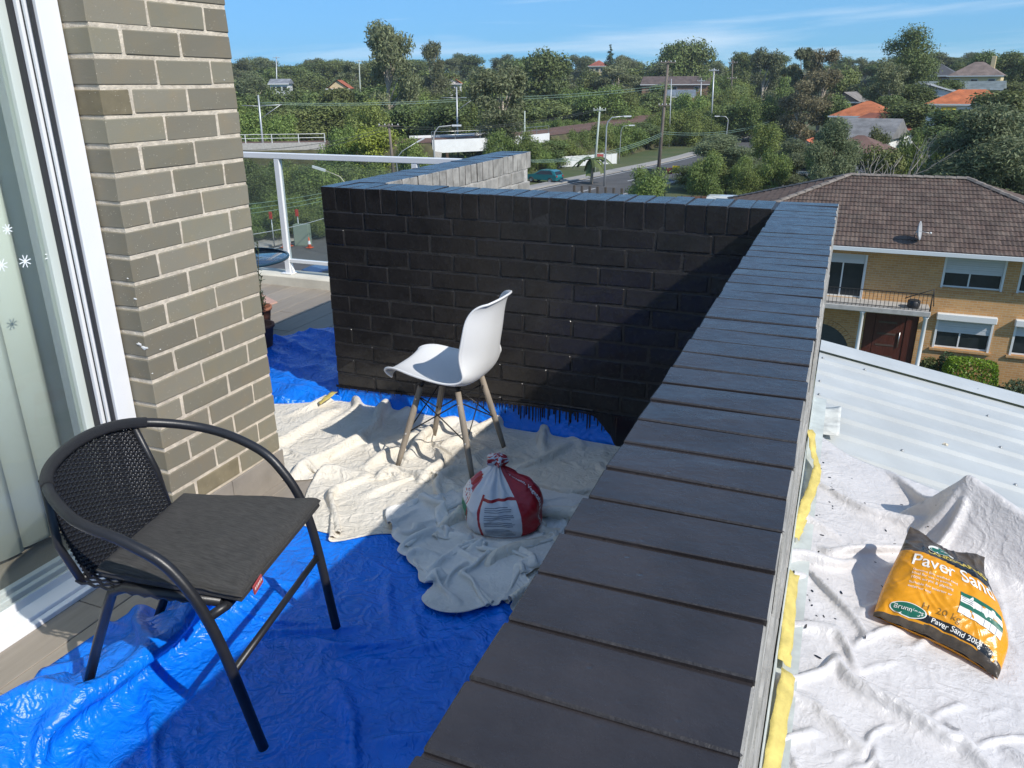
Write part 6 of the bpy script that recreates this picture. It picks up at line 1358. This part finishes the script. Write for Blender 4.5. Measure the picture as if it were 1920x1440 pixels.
# ------------------------------------------------------------------ vehicles
TYRE = mat('tyre_rubber', (.02, .02, .02), .8); CGLASS = mat('car_glass', (.02, .025, .03), .05); HUB = mat('wheel_hub', (.4, .4, .42), .4, metal=.6)
def car(loc, rz, col, label, kind='hatch', s=1.):
    r = empty('parked_car' if kind != 'van' else 'parked_van', loc, rz, label, 'car' if kind != 'van' else 'van'); r.scale = (s, s, s); pm_ = mat('car_paint_%d_%d_%d' % tuple(int(c * 99) for c in col), col, .25, coat=.6)
    if kind == 'van': prof = [(-2.4, .35), (-2.45, 1.0), (-2.4, 2.0), (-2.2, 2.1), (1.5, 2.1), (1.9, 1.75), (2.1, 1.15), (2.45, 1.0), (2.5, .4)]; belt = 1.2
    else: prof = [(-2.05, .35), (-2.1, .75), (-2.0, .95), (-1.75, 1.35), (-1.2, 1.46), (.1, 1.46), (.95, .98), (1.9, .85), (2.1, .65), (2.1, .35)]; belt = .9
    mb = MB(); n = len(prof); ws = [(.80 if z < belt + .05 else .80 - .16 * (z - belt) / .56) for x, z in prof]
    vs = [(x, -w, z) for (x, z), w in zip(prof, ws)] + [(x, w, z) for (x, z), w in zip(prof, ws)]
    mb.add(vs, [tuple(range(n)), tuple(range(2 * n - 1, n - 1, -1))] + [((i + 1) % n, i, n + i, n + (i + 1) % n) for i in range(n)], 0); mb.build('body', pm_, r, local=True)
    for sd_ in (-1, 1):
        q = [(-1.65, .98), (-1.35, 1.38), (.05, 1.38), (.75, .98)] if kind != 'van' else [(.4, 1.25), (.4, 1.9), (1.4, 1.9), (1.85, 1.25)]; w0 = .80 - (.02 if kind != 'van' else .0)
        MB().add([(x, sd_ * (.812 - .16 * max(0, z - belt) / .56), z) for x, z in q], [(0, 1, 2, 3) if sd_ < 0 else (3, 2, 1, 0)]).build('side_window', CGLASS, r, local=True)
        for x in (-1.3, 1.3):
            wh = MB().lathe([(.0, -.1), (.31, -.1), (.33, -.06), (.33, .06), (.31, .1), (0, .1)], (0, 0, 0), 16, cap=False); wh.v = [(x + a, sd_ * .76 + c, .32 + b) for a, b, c in wh.v]; wo = wh.build('wheel', TYRE, r, local=True)
            hb_ = MB().lathe([(.0, 0), (.18, 0), (.19, .02)], (0, 0, 0), 12, cap=False); hb_.v = [(x + a, sd_ * (.865 + c * .3), .32 + b) for a, b, c in hb_.v]; hb_.build('hub', HUB, wo, local=True)
        MB().box((2.06 if kind != 'van' else 2.46, sd_ * .55 - .15, .62), (2.12 if kind != 'van' else 2.51, sd_ * .55 + .15, .76)).build('headlight', TRIMW, r, local=True)
        MB().box((-2.12 if kind != 'van' else -2.47, sd_ * .62 - .1, .72), (-2.06 if kind != 'van' else -2.42, sd_ * .62 + .1, .92)).build('tail_light', mat('tail_red', (.35, .01, .01), .3), r, local=True)
    fw_ = [(1.48, .0)] ; q = [(.16, 1.43), (.93, .99)] if kind != 'van' else [(1.54, 2.06), (2.08, 1.18)]; rw_ = [(-1.78, 1.32), (-1.98, .97)] if kind != 'van' else [(-2.41, 1.95), (-2.445, 1.2)]
    for nm, (a, b), sg in (('windscreen', q, 1), ('rear_window', rw_, -1)): MB().add([(a[0] + sg * .015, -.6, a[1]), (a[0] + sg * .015, .6, a[1]), (b[0] + sg * .015, .68, b[1]), (b[0] + sg * .015, -.68, b[1])], [(0, 3, 2, 1) if sg > 0 else (0, 1, 2, 3)]).build(nm, CGLASS, r, local=True)
    return r
car(gnd(1022, 94), 2.9, (.01, .16, .18), 'teal car driving past the end of the grey return wall'); car(gnd(1407, 93), -1.2, (.42, .012, .02), 'red car parked under the round grey-green tree')
car(gnd(604, 44.5), 1.2, (.015, .03, .09), 'dark blue car seen under the bottom rail of the balustrade'); car(gnd(1400, 66) + V((0, 0, .25)), .1, (.72, .72, .70), 'white van roof showing above the black wall beside the tiled roof', 'van')
car(gnd(1010, 112), .3, (.72, .74, .75), 'white van by the shop fence beyond the teal car', 'van')
# ------------------------------------------------------------------ street furniture
CONE_O = mat('cone_orange', (.72, .10, .02), .5); CONE_W = mat('cone_band', (.75, .75, .75), .4)
def cone(x, y, D, label):
    g = gnd(x, D); g.z += .12; r = empty('traffic_cone', g, 0, label, 'traffic cone', None)
    MB().box((-.2, -.2, 0), (.2, .2, .04), bev=.01).build('base', CONE_O, r, local=True); MB().lathe([(.15, .04), (.03, .74), (.02, .75)], (0, 0, 0), 14).build('body', CONE_O, r, local=True); MB().lathe([(.117, .26), (.075, .5)], (0, 0, 0), 14, cap=False).build('band', CONE_W, r, local=True)
cone(505, 455, 57.5, 'left of the two orange traffic cones standing together behind the glass table'); cone(515, 454, 57.8, 'right of the two orange traffic cones standing together behind the glass table'); cone(555, 458, 56.8, 'lone orange traffic cone right of the white balustrade post'); cone(612, 440, 62, 'orange traffic cone half hidden by the left edge of the black wall')
cb_ = empty('service_cabinet', gnd(543, 58.2), .3, 'grey-green roadside service cabinet behind the white balustrade post', 'cabinet'); MB().box((-.55, -.3, 0), (.55, .3, 1.55), bev=.03).build('body', mat('cabinet_green', (.20, .25, .19), .7), cb_, local=True); MB().box((-.5, -.33, .1), (.5, -.302, 1.45)).build('door', mat('cabinet_door', (.23, .28, .22), .7), cb_, local=True)
for x, D, lab in ((485, 58, 'red tipped marker post nearest the pillar by the road'), (537, 58.6, 'red tipped marker post behind the white balustrade post')):
    g = gnd(x, D); r = empty('marker_post', g, 0, lab, 'post'); MB().tube([g, g + V((0, 0, 2.1))], .035, 6).build('shaft', GALV, r); MB().obox(g + V((0, -.05, 2.3)), V((.12, 0, 0)), V((0, .02, 0)), V((0, 0, .24))).build('marker', mat('marker_red', (.62, .05, .03), .5), r)
for i, (x, D) in enumerate(((1226, 99), (1252, 101))):
    g = gnd(x, D); r = empty('wheelie_bin', g, .4 * i, ('dark wheelie bin left of the wooden pole foot', 'dark wheelie bin right of the wooden pole foot')[i], 'bin'); MB().add([(-.25, -.3, .1), (.25, -.3, .1), (.25, .3, .1), (-.25, .3, .1), (-.3, -.36, 1.05), (.3, -.36, 1.05), (.3, .36, 1.05), (-.3, .36, 1.05)], [(3, 2, 1, 0), (4, 5, 6, 7), (0, 1, 5, 4), (1, 2, 6, 5), (2, 3, 7, 6), (3, 0, 4, 7)]).build('tub', mat('bin_dark', (.03, .04, .045), .6), r, local=True); MB().box((-.32, -.4, 1.052), (.32, .4, 1.13), bev=.03).build('lid', mat('bin_lid', (.05, .06, .07), .5), r, local=True)
g = gnd(1270, 96); r = empty('warning_board', g, .2, 'yellow and black warning board standing right of the wooden pole', 'sign'); MB().box((-.03, -.03, 0), (.03, .03, 1.2)).build('leg', WOODP, r, local=True); MB().box((-.1, -.06, .9), (.75, -.031, 1.75)).build('panel', mat('sign_yellow', (.75, .55, .02), .5), r, local=True); MB().box((-.75, -.06, .8), (-.101, -.031, 1.5)).build('side_panel', mat('sign_dark_red', (.22, .05, .03), .6), r, local=True)
g = gnd(1128, 108); r = empty('fence_sign', g, .3, 'small red and white sign on the fence by the road', 'sign'); MB().box((-.5, -.03, .9), (.5, .0, 2.2)).build('panel', CONE_W, r, local=True); MB().box((-.45, -.045, 1.4), (.45, -.031, 2.1)).build('red_field', mat('sign_red', (.5, .02, .03), .5), r, local=True); MB().box((-.04, .001, 0), (.04, .05, 2.2)).build('post', GALV, r, local=True)
# low fences by the road and the drive
def post_fence(p0, p1, n, h, m, label, rails=2, pr=.05, boards=False):
    p0, p1 = V(p0), V(p1); r = empty('fence', p0, 0, label, 'fence')
    for i in range(n + 1):
        p = p0.lerp(p1, i / n); p.z = terrain(p.x, p.y); MB().box((p.x - pr, p.y - pr, p.z), (p.x + pr, p.y + pr, p.z + h)).build('post', m, r)
        if i < n:
            q = p0.lerp(p1, (i + 1) / n); q.z = terrain(q.x, q.y); d = (q - p); u = d.normalized(); w = V((u.y, -u.x, 0)) * .02
            if boards: MB().obox((p + q) / 2 + V((0, 0, h * .5)) , d * .5 - u * pr, w, V((0, 0, h * .46))).build('board', boards, r)
            else:
                for k in range(rails): MB().obox((p + q) / 2 + V((0, 0, h * (.45 + .5 * k))), d * .5 - u * pr, w, V((0, 0, .05))).build('rail', m, r)
    return r
post_fence(gnd(1290, 72), gnd(1460, 74), 9, 1.5, mat('dark_fence_post', (.05, .045, .04), .9), 'dark brown board fence behind the black wall on the right', boards=mat('brown_fence_board', (.12, .065, .045), .9, .2, 2))
post_fence(gnd(1080, 82), gnd(1255, 78), 11, 1.1, mat('bollard_timber', (.09, .075, .06), .9), 'row of dark timber posts along the near kerb in the centre', rails=0, pr=.11)
post_fence(gnd(1050, 112), gnd(1160, 118), 10, 1.5, mat('white_picket', (.70, .70, .68), .7), 'white paling fence along the far side of the road', boards=mat('white_paling', (.66, .67, .66), .7))
for nm in ('parapet_wall', 'brick_pillar', 'sliding_door', 'balustrade', 'metal_roof', 'fence', 'viaduct_parapet', 'rail_bridge'):
    for o in COL.objects:
        if o.parent is None and o.name.split('.')[0] == nm: o['kind'] = 'thing'
# ------------------------------------------------------------------ thin air over the valley
hz = MB().box((-930, -930, GZ - 3), (930, 930, 46)).build('haze', [])
hm = bpy.data.materials.new('thin_air'); hm.use_nodes = True; hm.node_tree.nodes.clear()
pv = hm.node_tree.nodes.new('ShaderNodeVolumePrincipled'); pv.inputs['Color'].default_value = (.80, .90, 1, 1); pv.inputs['Density'].default_value = .0002
ho = hm.node_tree.nodes.new('ShaderNodeOutputMaterial'); hm.node_tree.links.new(pv.outputs[0], ho.inputs['Volume']); hz.data.materials.append(hm); tag(hz, kind='stuff')
